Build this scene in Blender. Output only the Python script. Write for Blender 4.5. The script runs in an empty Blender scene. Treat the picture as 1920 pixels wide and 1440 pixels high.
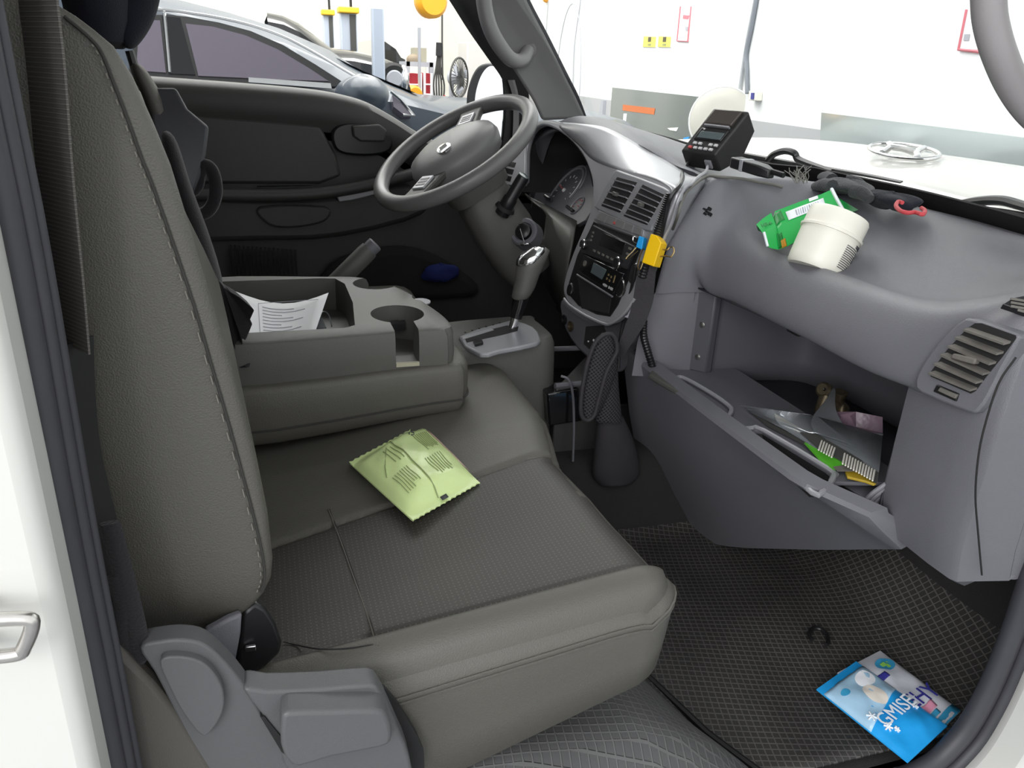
import bpy, bmesh, math, random
from mathutils import Vector as V, Matrix, Euler
random.seed(7)
S = bpy.context.scene
COL = S.collection
# ------------------------------------------------------------------ camera
YAW, PITCH, ROLL = math.radians(18), math.radians(22), math.radians(2.5)
FPX = 1450.0
CAM = V((0, -1.35, .87))
cF = V((math.sin(YAW)*math.cos(PITCH), math.cos(YAW)*math.cos(PITCH), -math.sin(PITCH)))
_r0 = V((math.cos(YAW), -math.sin(YAW), 0)); _u0 = _r0.cross(cF)
cR = math.cos(ROLL)*_r0 + math.sin(ROLL)*_u0
cU = -math.sin(ROLL)*_r0 + math.cos(ROLL)*_u0
cd = bpy.data.cameras.new('camera'); cam = bpy.data.objects.new('camera', cd); COL.objects.link(cam)
cd.sensor_width = 36; cd.lens = FPX/1920*36; cd.clip_start = .02; cd.clip_end = 100
m = Matrix((cR, cU, -cF)).transposed().to_4x4(); m.translation = CAM
cam.matrix_world = m
S.camera = cam
# ------------------------------------------------------------------ world, lamps, exposure
W = bpy.data.worlds.new('world'); S.world = W; W.use_nodes = True
bg = W.node_tree.nodes['Background']; bg.inputs[0].default_value = (.97, .985, 1, 1); bg.inputs[1].default_value = 1.0
def area(name, loc, aim, sx, sy, power, col=(1, 1, 1)):
    l = bpy.data.lights.new(name, 'AREA'); l.shape = 'RECTANGLE'; l.size = sx; l.size_y = sy; l.energy = power; l.color = col
    o = bpy.data.objects.new(name, l); COL.objects.link(o); o.location = loc
    o.rotation_euler = (V(aim)-V(loc)).to_track_quat('-Z', 'Y').to_euler()
    return o
area('garage_and_fill_light', (.6, 3.2, 3.3), (.8, 3.0, 0), 5, 3, 185, (1, .99, .96))
area('garage_and_fill_light', (-.5, 6.6, 3.5), (-.5, 7.6, .5), 5, 3, 230, (1, .98, .94))  # extra overhead light added to brighten the far wall
area('garage_and_fill_light', (-2.0, -3.2, 1.9), (.7, -.4, .4), 3, 2.0, 80, (.97, .98, 1))  # added fill from the open door side for the dash, no lamp stands there
S.view_settings.view_transform = 'Standard'; S.view_settings.look = 'None'; S.view_settings.gamma = 1
S.view_settings.use_curve_mapping = False
S.view_settings.exposure = .35
# ------------------------------------------------------------------ helpers
def at(px, py, x=None, y=None, z=None, pl=None):
    """a point seen at that place of the 1920x1440 photograph, on the given real plane"""
    v = cF + (px-960)/FPX*cR - (py-720)/FPX*cU
    if x is not None: t = (x-CAM.x)/v.x
    elif y is not None: t = (y-CAM.y)/v.y
    elif z is not None: t = (z-CAM.z)/v.z
    else: t = (pl[0]-CAM).dot(pl[1])/v.dot(pl[1])
    return CAM + t*v
def atd(px, py, d):
    return CAM+d*(cF+(px-960)/FPX*cR-(py-720)/FPX*cU)
def hit(px, py, lift=.004):
    """the point of the surface already built there, lifted off it towards the open door"""
    dg = bpy.context.evaluated_depsgraph_get(); dg.update()
    d = (cF+(px-960)/FPX*cR-(py-720)/FPX*cU).normalized(); r = S.ray_cast(dg, CAM, d)
    return r[1]+r[2]*lift*(1 if r[2].dot(d) < 0 else -1)-d*lift*.3
def hits(pts, lift=.004): return [hit(p[0], p[1], lift) for p in pts]
def ats(pts, **k): return [at(p[0], p[1], **k) for p in pts]
def cr(pts, n=6, closed=False):
    """Catmull-Rom through the points"""
    P = [V(p) for p in pts]; N = len(P); out = []
    rng = N if closed else N-1
    for i in range(rng):
        p0 = P[(i-1) % N] if closed or i > 0 else P[0]*2-P[1]
        p1 = P[i]; p2 = P[(i+1) % N]
        p3 = P[(i+2) % N] if closed or i+2 < N else P[-1]*2-P[-2]
        for k in range(n):
            t = k/n
            out.append(.5*((2*p1)+(p2-p0)*t+(2*p0-5*p1+4*p2-p3)*t*t+(3*p1-p0-3*p2+p3)*t**3))
    if not closed: out.append(P[-1])
    return out
def lerp(a, b, t): return a+(b-a)*t
def tab(table, x):
    """piecewise linear look-up in [(x, y...)]"""
    if x <= table[0][0]: return table[0][1]
    for (a, b), (c, d) in zip(table, table[1:]):
        if x <= c: return b+(d-b)*(x-a)/(c-a)
    return table[-1][1]
class MB:
    def __init__(s): s.v = []; s.f = []; s.mi = []
    def add(s, vs, fs, mi=0):
        o = len(s.v); s.v += [V(p) for p in vs]; s.f += [tuple(i+o for i in f) for f in fs]; s.mi += [mi]*len(fs); return s
    def obox(s, c, u, v, w, mi=0):
        """box from centre and three half axes"""
        c, u, v, w = V(c), V(u), V(v), V(w)
        P = [c+a*u+b*v+d*w for d in (-1, 1) for b in (-1, 1) for a in (-1, 1)]
        return s.add(P, [(0, 2, 3, 1), (4, 5, 7, 6), (0, 1, 5, 4), (2, 6, 7, 3), (0, 4, 6, 2), (1, 3, 7, 5)], mi)
    def bx(s, lo, hi, mi=0):
        lo, hi = V(lo), V(hi); h = (hi-lo)/2
        return s.obox((lo+hi)/2, (h.x, 0, 0), (0, h.y, 0), (0, 0, h.z), mi)
    def loft(s, rings, ring_closed=True, caps=True, closed=False, mi=0):
        n = len(rings[0]); N = len(rings); P = [p for r in rings for p in r]; F = []
        for i in range(N if closed else N-1):
            a = i*n; b = ((i+1) % N)*n
            for j in range(n if ring_closed else n-1):
                k = (j+1) % n; F.append((a+j, a+k, b+k, b+j))
        if caps and not closed and ring_closed: F += [tuple(reversed(range(n))), tuple(range((N-1)*n, N*n))]
        return s.add(P, F, mi)
    def tube(s, pts, r, n=10, closed=False, sm=0, caps=True, flat=1.0, up=None, mi=0):
        P = [V(p) for p in pts]
        if sm:
            if isinstance(r, (list, tuple)):
                R4 = cr([(a, 0, 0) for a in r], sm, closed); r = [a.x for a in R4]
            P = cr(P, sm, closed)
        N = len(P); rs = r if isinstance(r, (list, tuple)) else [r]*N
        T = []
        for i in range(N):
            a = P[(i-1) % N] if closed or i else P[0]; b = P[(i+1) % N] if closed or i < N-1 else P[-1]
            d = b-a; T.append(d.normalized() if d.length > 1e-9 else V((0, 0, 1)))
        nn = V(up) if up else (V((0, 0, 1)) if abs(T[0].z) < .9 else V((1, 0, 0)))
        rings = []
        for i in range(N):
            if up: nn = V(up)
            nn = nn-T[i]*nn.dot(T[i]); nn.normalize(); bb = T[i].cross(nn)
            rings.append([P[i]+rs[i]*(math.cos(q)*nn*flat+math.sin(q)*bb) for q in [2*math.pi*k/n for k in range(n)]])
        return s.loft(rings, True, caps, closed, mi)
    def prism(s, poly, vec, mi=0):
        n = len(poly); a = [V(p) for p in poly]; b = [p+V(vec) for p in a]
        F = [tuple(range(n)), tuple(reversed(range(n, 2*n)))]+[(i, i+n, (i+1) % n+n, (i+1) % n) for i in range(n)]
        return s.add(a+b, F, mi)
    def lathe(s, prof, o, ax, n=20, mi=0, ell=1.0, ref=None):
        """prof [(radius, height)]"""
        ax = V(ax).normalized(); u = V(ref) if ref else (V((0, 0, 1)) if abs(ax.z) < .9 else V((1, 0, 0)))
        u = (u-ax*u.dot(ax)).normalized(); w = ax.cross(u); o = V(o)
        return s.loft([[o+ax*h+max(r, 1e-5)*(math.cos(q)*u+ell*math.sin(q)*w) for q in [2*math.pi*k/n for k in range(n)]] for r, h in prof], mi=mi)
    def ell(s, c, u, v, w, n=14, mi=0):
        c, u, v, w = V(c), V(u), V(v), V(w)
        return s.loft([[c+w*math.sin(b)+math.cos(b)*(u*math.cos(a)+v*math.sin(a)) for a in [2*math.pi*k/n for k in range(n)]]
                       for b in [math.pi*(i/(n//2)-.5)*.999 for i in range(n//2+1)]], mi=mi)
    def grid(s, rows, mi=0, mif=None):
        n = len(rows[0]); P = [p for r in rows for p in r]; o = len(s.v); s.v += [V(p) for p in P]
        for i in range(len(rows)-1):
            for j in range(n-1):
                s.f.append((o+i*n+j, o+i*n+j+1, o+(i+1)*n+j+1, o+(i+1)*n+j)); s.mi.append(mif(i, j) if mif else mi)
        return s
    def build(s, name, mats, parent=None, smooth=True, bevel=0, seg=2, sub=0, solid=0, off=0, ang=40, rec=True):
        if not isinstance(mats, (list, tuple)): mats = [mats]
        lo = V([min(p[i] for p in s.v) for i in range(3)]); hi = V([max(p[i] for p in s.v) for i in range(3)])
        c = (lo+hi)/2
        if parent is None: c.z = lo.z
        me = bpy.data.meshes.new(name); me.from_pydata([p-c for p in s.v], [], s.f)
        for mt in mats: me.materials.append(mt)
        me.polygons.foreach_set('material_index', s.mi)
        if rec:
            bm = bmesh.new(); bm.from_mesh(me); bmesh.ops.recalc_face_normals(bm, faces=bm.faces); bm.to_mesh(me); bm.free()
        me.polygons.foreach_set('use_smooth', [smooth]*len(me.polygons))
        if smooth and not sub: me.set_sharp_from_angle(angle=math.radians(ang))
        o = bpy.data.objects.new(name, me); COL.objects.link(o)
        place(o, c, parent)
        if solid:
            q = o.modifiers.new('solid', 'SOLIDIFY'); q.thickness = solid; q.offset = off
        if bevel:
            q = o.modifiers.new('bevel', 'BEVEL'); q.width = bevel; q.segments = seg; q.limit_method = 'ANGLE'; q.angle_limit = math.radians(35); q.harden_normals = False
        if sub:
            q = o.modifiers.new('sub', 'SUBSURF'); q.levels = sub; q.render_levels = sub
        return o
def wloc(o):
    p = V((0, 0, 0))
    while o: p = p+V(o.location); o = o.parent
    return p
def place(o, c, parent):
    if parent is not None:
        o.parent = parent; o.location = V(c)-wloc(parent)
    else: o.location = c
def tag(o, label, cat, group=None, kind=None):
    if label: o['label'] = label
    if cat: o['category'] = cat
    if group: o['group'] = group
    if kind: o['kind'] = kind
    return o
def thing(name, loc, label, cat, group=None):
    o = bpy.data.objects.new(name, None); COL.objects.link(o); o.location = loc; o.empty_display_size = .05
    return tag(o, label, cat, group)
def struct(o, label=None, cat=None): o['kind'] = 'structure'; return tag(o, label, cat)
def sroot(name, loc, label, cat):
    o = bpy.data.objects.new(name, None); COL.objects.link(o); o.location = loc; return struct(o, label, cat)
def dup(root, delta, label=None):
    r = root.copy(); COL.objects.link(r); r.location = V(root.location)+V(delta)
    if label: r['label'] = label
    for ch in list(root.children):
        c = ch.copy(); COL.objects.link(c); c.parent = r
        for g in ch.children:
            d = g.copy(); COL.objects.link(d); d.parent = c
    return r
class Plane:
    """a real plane in the cab with its own axes; q() turns a place of the photograph into a point of it"""
    def __init__(s, o, n, up=(0, 0, 1)):
        s.o = V(o); s.n = V(n).normalized(); s.v = (V(up)-s.n*V(up).dot(s.n)).normalized(); s.u = s.v.cross(s.n)
    def q(s, px, py, h=0):
        return at(px, py, pl=(s.o+s.n*h, s.n))
    def qs(s, pts, h=0): return [s.q(p[0], p[1], h) for p in pts]
def plate(name, mt, parent, P, pts, h0, h1, bevel=.002, sm=0, seg=2, mb=None):
    """solid plate: outline on the plane P, from height h0 to h1 along its normal"""
    poly = P.qs(pts, h1)
    if sm: poly = cr(poly, sm, True)
    M = (mb or MB()).prism(poly, P.n*(h0-h1))
    if mb: return M
    return M.build(name, mt, parent, bevel=bevel, seg=seg)
_dg = None
def from_curve(name, loops, P, depth, bevel, mt, parent, res=1):
    """plate with holes: loops of 3D points on the plane P; first the outline"""
    cu = bpy.data.curves.new(name, 'CURVE'); cu.dimensions = '2D'; cu.fill_mode = 'BOTH'; cu.extrude = max(depth/2-bevel, 0); cu.bevel_depth = bevel; cu.bevel_resolution = res
    cu.offset = -bevel
    for L in loops:
        sp = cu.splines.new('POLY'); sp.points.add(len(L)-1); sp.use_cyclic_u = True
        for i, p in enumerate(L):
            d = p-P.o; sp.points[i].co = (d.dot(P.u), d.dot(P.v), 0, 1)
    to = bpy.data.objects.new('tmp', cu); COL.objects.link(to)
    dg = bpy.context.evaluated_depsgraph_get(); dg.update()
    me = bpy.data.meshes.new_from_object(to.evaluated_get(dg)); bpy.data.objects.remove(to); bpy.data.curves.remove(cu)
    M = MB(); hh = (loops[0][0]-P.o).dot(P.n)
    M.add([P.o+P.u*q.co.x+P.v*q.co.y+P.n*(q.co.z+hh) for q in me.vertices], [tuple(p.vertices) for p in me.polygons])
    bpy.data.meshes.remove(me)
    return M.build(name, mt, parent, ang=30)
def text(name, s, mt, parent, o, u, v, size, ext=.0003, align='CENTER', n=None):
    cu = bpy.data.curves.new(name, 'FONT'); cu.body = s; cu.size = size; cu.extrude = ext; cu.align_x = align; cu.align_y = 'CENTER'; cu.resolution_u = 3
    to = bpy.data.objects.new('tmp', cu); COL.objects.link(to)
    dg = bpy.context.evaluated_depsgraph_get(); dg.update()
    me = bpy.data.meshes.new_from_object(to.evaluated_get(dg)); bpy.data.objects.remove(to); bpy.data.curves.remove(cu)
    o, u, v = V(o), V(u).normalized(), V(v).normalized(); n = V(n) if n else u.cross(v)
    M = MB(); M.add([o+u*q.co.x+v*q.co.y+n*q.co.z for q in me.vertices], [tuple(p.vertices) for p in me.polygons])
    bpy.data.meshes.remove(me)
    return M.build(name, mt, parent, smooth=False)
def boolean(o, cutters):
    """cut solids out of o, keep the result as plain mesh"""
    for c in cutters:
        q = o.modifiers.new('b', 'BOOLEAN'); q.object = c; q.operation = 'DIFFERENCE'; q.solver = 'EXACT'
    dg = bpy.context.evaluated_depsgraph_get(); dg.update()
    me = bpy.data.meshes.new_from_object(o.evaluated_get(dg)); o.modifiers.clear(); old = o.data; o.data = me; bpy.data.meshes.remove(old)
    for c in cutters:
        d = c.data; bpy.data.objects.remove(c); bpy.data.meshes.remove(d)
    me.polygons.foreach_set('use_smooth', [True]*len(me.polygons)); me.set_sharp_from_angle(angle=math.radians(35))
    return o
# ------------------------------------------------------------------ materials
def lin(c): return tuple(((x/255+.055)/1.055)**2.4 if x > 10 else x/255/12.92 for x in c)
def mat(name, col, rough=.5, metal=0, bump=0, bscale=400, var=0, vscale=6, coat=0, spec=.5, sheen=0, emit=None, es=1, alpha=1):
    mt = bpy.data.materials.new(name); mt.use_nodes = True; nt = mt.node_tree; b = nt.nodes['Principled BSDF']
    b.inputs['Base Color'].default_value = (*col, 1); b.inputs['Roughness'].default_value = rough; b.inputs['Metallic'].default_value = metal
    b.inputs['Coat Weight'].default_value = coat; b.inputs['Specular IOR Level'].default_value = spec; b.inputs['Sheen Weight'].default_value = sheen
    if emit: b.inputs['Emission Color'].default_value = (*emit, 1); b.inputs['Emission Strength'].default_value = es
    if alpha < 1: b.inputs['Alpha'].default_value = alpha
    if bump or var:
        tc = nt.nodes.new('ShaderNodeTexCoord')
    if bump:
        n = nt.nodes.new('ShaderNodeTexNoise'); n.inputs['Scale'].default_value = bscale; n.inputs['Detail'].default_value = 2
        nt.links.new(tc.outputs['Object'], n.inputs['Vector'])
        bp = nt.nodes.new('ShaderNodeBump'); bp.inputs['Strength'].default_value = bump; bp.inputs['Distance'].default_value = .002
        nt.links.new(n.outputs['Fac'], bp.inputs['Height']); nt.links.new(bp.outputs['Normal'], b.inputs['Normal'])
    if var:
        n2 = nt.nodes.new('ShaderNodeTexNoise'); n2.inputs['Scale'].default_value = vscale; n2.inputs['Detail'].default_value = 5; n2.inputs['Roughness'].default_value = .6
        nt.links.new(tc.outputs['Object'], n2.inputs['Vector'])
        mx = nt.nodes.new('ShaderNodeMix'); mx.data_type = 'RGBA'
        mx.inputs[6].default_value = (*[c*(1-var) for c in col], 1); mx.inputs[7].default_value = (*[min(1, c*(1+var)) for c in col], 1)
        nt.links.new(n2.outputs['Fac'], mx.inputs[0]); nt.links.new(mx.outputs[2], b.inputs['Base Color'])
    return mt
def lattice(name, col, line, freq, mortar=.12, rot=0, rough=.7, bump=.5, fy=None, dist=.003, var=0, fx=1, loc=(0, 0, 0)):
    """a square net of ridges (mats, mesh cloth, webbing)"""
    mt = bpy.data.materials.new(name); mt.use_nodes = True; nt = mt.node_tree; b = nt.nodes['Principled BSDF']; b.inputs['Roughness'].default_value = rough
    tc = nt.nodes.new('ShaderNodeTexCoord'); mp = nt.nodes.new('ShaderNodeMapping'); mp.inputs['Rotation'].default_value = rot if isinstance(rot, tuple) else (0, 0, rot); mp.inputs['Location'].default_value = loc
    br = nt.nodes.new('ShaderNodeTexBrick'); br.offset = 0; br.squash = 1
    br.inputs['Scale'].default_value = freq; br.inputs['Brick Width'].default_value = fx; br.inputs['Row Height'].default_value = fy or 1
    br.inputs['Mortar Size'].default_value = mortar; br.inputs['Mortar Smooth'].default_value = .4
    br.inputs['Color1'].default_value = (*col, 1); br.inputs['Color2'].default_value = (*col, 1); br.inputs['Mortar'].default_value = (*line, 1)
    nt.links.new(tc.outputs['Object'], mp.inputs['Vector']); nt.links.new(mp.outputs['Vector'], br.inputs['Vector'])
    bp = nt.nodes.new('ShaderNodeBump'); bp.inputs['Strength'].default_value = bump; bp.inputs['Distance'].default_value = dist
    nt.links.new(br.outputs['Fac'], bp.inputs['Height']); nt.links.new(bp.outputs['Normal'], b.inputs['Normal'])
    if var:
        n2 = nt.nodes.new('ShaderNodeTexNoise'); n2.inputs['Scale'].default_value = 5; n2.inputs['Detail'].default_value = 5
        nt.links.new(tc.outputs['Object'], n2.inputs['Vector'])
        mx = nt.nodes.new('ShaderNodeMix'); mx.data_type = 'RGBA'; mx.blend_type = 'MULTIPLY'; mx.inputs[0].default_value = 1
        rp = nt.nodes.new('ShaderNodeMapRange'); rp.inputs[1].default_value = .3; rp.inputs[2].default_value = .7; rp.inputs[3].default_value = 1-var; rp.inputs[4].default_value = 1+var
        nt.links.new(n2.outputs['Fac'], rp.inputs[0]); nt.links.new(br.outputs['Color'], mx.inputs[6]); nt.links.new(rp.outputs[0], mx.inputs[7]); nt.links.new(mx.outputs[2], b.inputs['Base Color'])
    else: nt.links.new(br.outputs['Color'], b.inputs['Base Color'])
    return mt
def glass(name, tint=(1, 1, 1), film=.03, gloss=.08, filmcol=(.8, .85, .85)):
    """thin pane: clear, a mirror share that grows at grazing angles, a dust film"""
    mt = bpy.data.materials.new(name); mt.use_nodes = True; nt = mt.node_tree; nt.nodes.clear()
    out = nt.nodes.new('ShaderNodeOutputMaterial'); tr = nt.nodes.new('ShaderNodeBsdfTransparent'); tr.inputs[0].default_value = (*tint, 1)
    gl = nt.nodes.new('ShaderNodeBsdfGlossy'); gl.inputs['Roughness'].default_value = .02
    fr = nt.nodes.new('ShaderNodeLayerWeight'); fr.inputs['Blend'].default_value = gloss
    df = nt.nodes.new('ShaderNodeBsdfDiffuse'); df.inputs[0].default_value = (*filmcol, 1)
    m1 = nt.nodes.new('ShaderNodeMixShader'); m2 = nt.nodes.new('ShaderNodeMixShader'); m2.inputs[0].default_value = film
    nt.links.new(fr.outputs['Fresnel'], m1.inputs[0]); nt.links.new(tr.outputs[0], m1.inputs[1]); nt.links.new(gl.outputs[0], m1.inputs[2])
    nt.links.new(m1.outputs[0], m2.inputs[1]); nt.links.new(df.outputs[0], m2.inputs[2]); nt.links.new(m2.outputs[0], out.inputs[0])
    return mt
M = {}
M['leather'] = mat('seat_leather', (.096, .092, .079), .45, bump=.35, bscale=700, var=.06, vscale=9)
M['seam'] = mat('seam_thread', (.035, .034, .03), .8)
M['thread'] = mat('pale_thread', (.21, .20, .17), .8)
M['plastic'] = mat('dash_plastic', (.145, .145, .160), .46, bump=.25, bscale=900, var=.09, vscale=7)
M['plastic_warm'] = mat('warm_grey_plastic', (.098, .096, .087), .48, bump=.2, bscale=900, var=.06, vscale=8)
M['cover'] = mat('cover_plastic', (.098, .099, .102), .48, bump=.2, bscale=900, var=.06, vscale=8)
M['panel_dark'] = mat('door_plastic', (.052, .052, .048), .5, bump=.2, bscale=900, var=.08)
M['taupe'] = mat('pillar_plastic', (.085, .078, .068), .6, bump=.25, bscale=900)
M['pillar'] = mat('pillar_grey', (.20, .20, .195), .55, bump=.15, bscale=900)
M['grip'] = mat('handle_grey', (.24, .235, .235), .38, bump=.1, bscale=900)
M['silver'] = mat('silver_plastic', (.46, .46, .48), .40, metal=.4)
M['vent_grey'] = mat('vent_grey', (.33, .33, .35), .4, metal=.15)
M['black'] = mat('black_plastic', (.012, .012, .013), .35)
M['blackm'] = mat('black_matte', (.011, .011, .011), .75)
M['gloss'] = mat('gloss_black', (.008, .008, .009), .12, coat=.5)
M['slat'] = mat('dusty_slat', (.14, .13, .115), .7, var=.35, vscale=60)
M['chrome'] = mat('chrome', (.8, .8, .8), .12, metal=1)
M['chrome_worn'] = mat('worn_chrome', (.62, .60, .57), .28, metal=1, var=.25, vscale=50)
M['white_paint'] = mat('white_paint', (.66, .66, .62), .25, coat=.6)
M['rubber'] = mat('weatherstrip_rubber', (.045, .045, .052), .5, var=.2, vscale=20)
M['carpet'] = mat('dark_carpet', (.022, .021, .02), .95, bump=.6, bscale=500, var=.3, vscale=10)
M['navy'] = mat('navy_cloth', (.007, .008, .016), .95, bump=.5, bscale=300, sheen=.05)
M['cloth'] = mat('black_cloth', (.010, .009, .011), .95, bump=.5, bscale=400, sheen=.2)
M['glove'] = mat('grey_knit', (.038, .040, .044), .95, bump=.9, bscale=350, sheen=.15, var=.3, vscale=90)
M['dust'] = mat('dusty_plastic', (.16, .155, .14), .8, var=.3, vscale=30)
M['hair'] = mat('grey_fluff', (.25, .24, .22), .9)
M['white'] = mat('white_plastic', (.86, .84, .74), .4)
M['paper'] = mat('white_paper', (.80, .80, .82), .8)
M['paper_in'] = mat('cream_paper', (.72, .64, .47), .8)
M['print'] = mat('grey_print', (.42, .43, .47), .8)
M['ink'] = mat('dark_ink', (.05, .05, .06), .7)
M['red'] = mat('red_cord', (.55, .06, .07), .7)
M['green'] = mat('green_card', (.012, .40, .075), .35, var=.08, vscale=40)
M['dgreen'] = mat('dark_green_print', (.006, .20, .035), .4)
M['lime'] = mat('lime_foil', (.66, .80, .36), .32, bump=.35, bscale=60, var=.06, vscale=14)
M['lime_print'] = mat('olive_print', (.30, .36, .16), .4)
M['blue_pack'] = mat('blue_film', (.02, .36, .82), .28, bump=.25, bscale=50)
M['sky_pack'] = mat('pale_blue_film', (.40, .62, .80), .28, bump=.2, bscale=50, var=.2, vscale=18)
M['white_pack'] = mat('white_film', (.68, .70, .76), .3, bump=.25, bscale=50)
M['navy_ink'] = mat('navy_ink', (.04, .04, .28), .5)
M['pink_ink'] = mat('pink_ink', (.72, .30, .42), .5)
M['cyan_ink'] = mat('cyan_ink', (.05, .36, .62), .5)
M['white_ink'] = mat('white_ink', (.85, .88, .92), .5)
M['cream_ink'] = mat('cream_ink', (.78, .76, .68), .5)
M['yellow'] = mat('yellow_clip', (.92, .56, .005), .35)
M['bluec'] = mat('blue_clip', (.02, .33, .75), .35)
M['wire'] = mat('brass_wire', (.50, .38, .20), .3, metal=1)
M['lcd'] = mat('grey_lcd', (.10, .125, .13), .2, coat=.3)
M['film'] = glass('clear_film', (.93, .95, .97), film=.16, gloss=.35, filmcol=(.6, .63, .66))
M['glass'] = glass('windscreen_glass', (.97, .985, .98), film=.035, gloss=.05)
M['gauge'] = mat('gauge_grey', (.085, .085, .095), .35)
M['gauge2'] = mat('gauge_rim', (.20, .20, .215), .35)
M['white_mark'] = mat('white_mark', (.62, .62, .62), .5)
M['red_mark'] = mat('red_mark', (.55, .09, .09), .5)
M['brass'] = mat('dull_brass', (.19, .155, .10), .35, metal=.8, var=.5, vscale=80)
M['webbing'] = lattice('belt_webbing', (.085, .078, .070), (.13, .122, .11), 330, mortar=.22, rot=(math.pi/2, 0, 0), bump=.8, dist=.0015, rough=.85, fx=400, loc=(.4, 0, 0))
# perforated insert: rows of fine pale dots
M['perf'] = mat('perforated_leather', (.034, .031, .027), .5, bump=.2, bscale=700, var=.06)
def add_dots(mt, freq, col, thr=.82):
    nt = mt.node_tree; b = nt.nodes['Principled BSDF']; lk = b.inputs['Base Color'].links[0].from_socket
    tc = nt.nodes.new('ShaderNodeTexCoord'); sp = nt.nodes.new('ShaderNodeSeparateXYZ'); nt.links.new(tc.outputs['Object'], sp.inputs[0])
    def mth(op, a, bb=None, v=None):
        n = nt.nodes.new('ShaderNodeMath'); n.operation = op; nt.links.new(a, n.inputs[0])
        if bb is not None: nt.links.new(bb, n.inputs[1])
        elif v is not None: n.inputs[1].default_value = v
        return n.outputs[0]
    a = mth('ADD', sp.outputs[0], sp.outputs[1]); c = mth('SUBTRACT', sp.outputs[0], sp.outputs[1])
    p = mth('MULTIPLY', mth('SINE', mth('MULTIPLY', a, v=freq)), mth('SINE', mth('MULTIPLY', c, v=freq)))
    k = mth('GREATER_THAN', p, v=thr)
    mx = nt.nodes.new('ShaderNodeMix'); mx.data_type = 'RGBA'; nt.links.new(k, mx.inputs[0]); nt.links.new(lk, mx.inputs[6]); mx.inputs[7].default_value = (*col, 1)
    nt.links.new(mx.outputs[2], b.inputs['Base Color'])
add_dots(M['perf'], 520, (.082, .078, .070), .75)
M['mat'] = lattice('ribbed_rubber_mat', (.028, .027, .025), (.085, .080, .073), 95, mortar=.13, rot=math.radians(16), bump=.7, rough=.6, var=.35)
M['mat2'] = lattice('ribbed_rubber_hump', (.066, .066, .066), (.10, .10, .098), 90, mortar=.13, rot=(math.radians(20), 0, math.radians(8)), bump=.7, rough=.55, var=.2)
M['mesh'] = lattice('black_mesh_cloth', (.006, .006, .007), (.055, .052, .058), 190, mortar=.16, rot=(math.pi/2, 0, math.radians(40)), bump=.8, rough=.8)
M['pouch'] = mat('black_pouch', (.030, .027, .030), .75, bump=.3, bscale=200, var=.25, vscale=20)
# ================================================================== THE SETTING
GZ = -.72
fl = MB().bx((-4, -6, GZ-.1), (9, 10.5, GZ)).build('floor', mat('garage_floor', (.30, .31, .32), .25, var=.15, vscale=2)); struct(fl, 'smooth grey workshop floor', 'floor')
m_wall = mat('wall_white', (.84, .86, .86), .8); m_wain = mat('wall_wainscot', (.46, .47, .48), .7); m_yel = mat('wall_cream', (.86, .84, .76), .8)
WN = V((-.994, .113, 0)); WP = Plane((2.4, 0, .6), WN)
wf = sroot('wall_front', (2.4, 0, GZ), 'white workshop wall in front of the truck with a grey lower band', 'wall')
def wallpt(y, z, h=0): return V((2.4+.1137*y, y, z))+WP.n*h
wz = .665
MB().prism([wallpt(-4, wz), wallpt(9.5, wz), wallpt(9.5, 4.2), wallpt(-4, 4.2)], (.2, 0, 0)).build('upper_wall', m_wall, wf)
MB().prism([wallpt(-4, GZ), wallpt(9.5, GZ), wallpt(9.5, wz), wallpt(-4, wz)], (.2, 0, 0)).build('wainscot', m_wain, wf)
wl = MB().bx((-4, 9.5, GZ), (3.6, 9.7, 4.2)).build('wall_left', m_yel); struct(wl, 'bright cream far wall of the workshop', 'wall')
cl0 = MB().bx((-4, -.9, 3.9), (3.6, 9.7, 4.0)).build('ceiling', mat('workshop_ceiling', (.55, .56, .56), .9)); struct(cl0, 'plain workshop ceiling', 'ceiling')
# ------------------------------------------------------------------ truck cab shell
cabfloor = MB()
cabfloor.bx((-.35, -.75, -.06), (1.0, .80, -.012))
cabfloor.prism([V((.98, -.75, -.06)), V((1.25, -.75, .28)), V((1.27, -.75, .26)), V((1.02, -.75, -.10))], (0, 1.55, 0))
struct(cabfloor.build('floor', M['carpet']), 'dark carpeted floor of the truck cab', 'floor')
fw = MB().bx((1.06, -.755, -.06), (1.09, .84, .62)); fw.bx((-.35, .80, -.06), (1.09, .84, .45)); struct(fw.build('trim_6', M['carpet']), 'dark firewall behind the dashboard', 'wall')
# rear wall and roof of the cab
rw = MB().bx((-.54, -.80, -.06), (-.47, .84, 1.5)).build('wall_rear', M['taupe']); struct(rw, 'grey rear wall of the truck cab behind the seats', 'wall')
rf = MB().bx((-.54, -.80, 1.32), (.52, .84, 1.36)).build('ceiling', mat('headliner', (.42, .41, .39), .9)); struct(rf, 'pale cab roof lining', 'ceiling')
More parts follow.
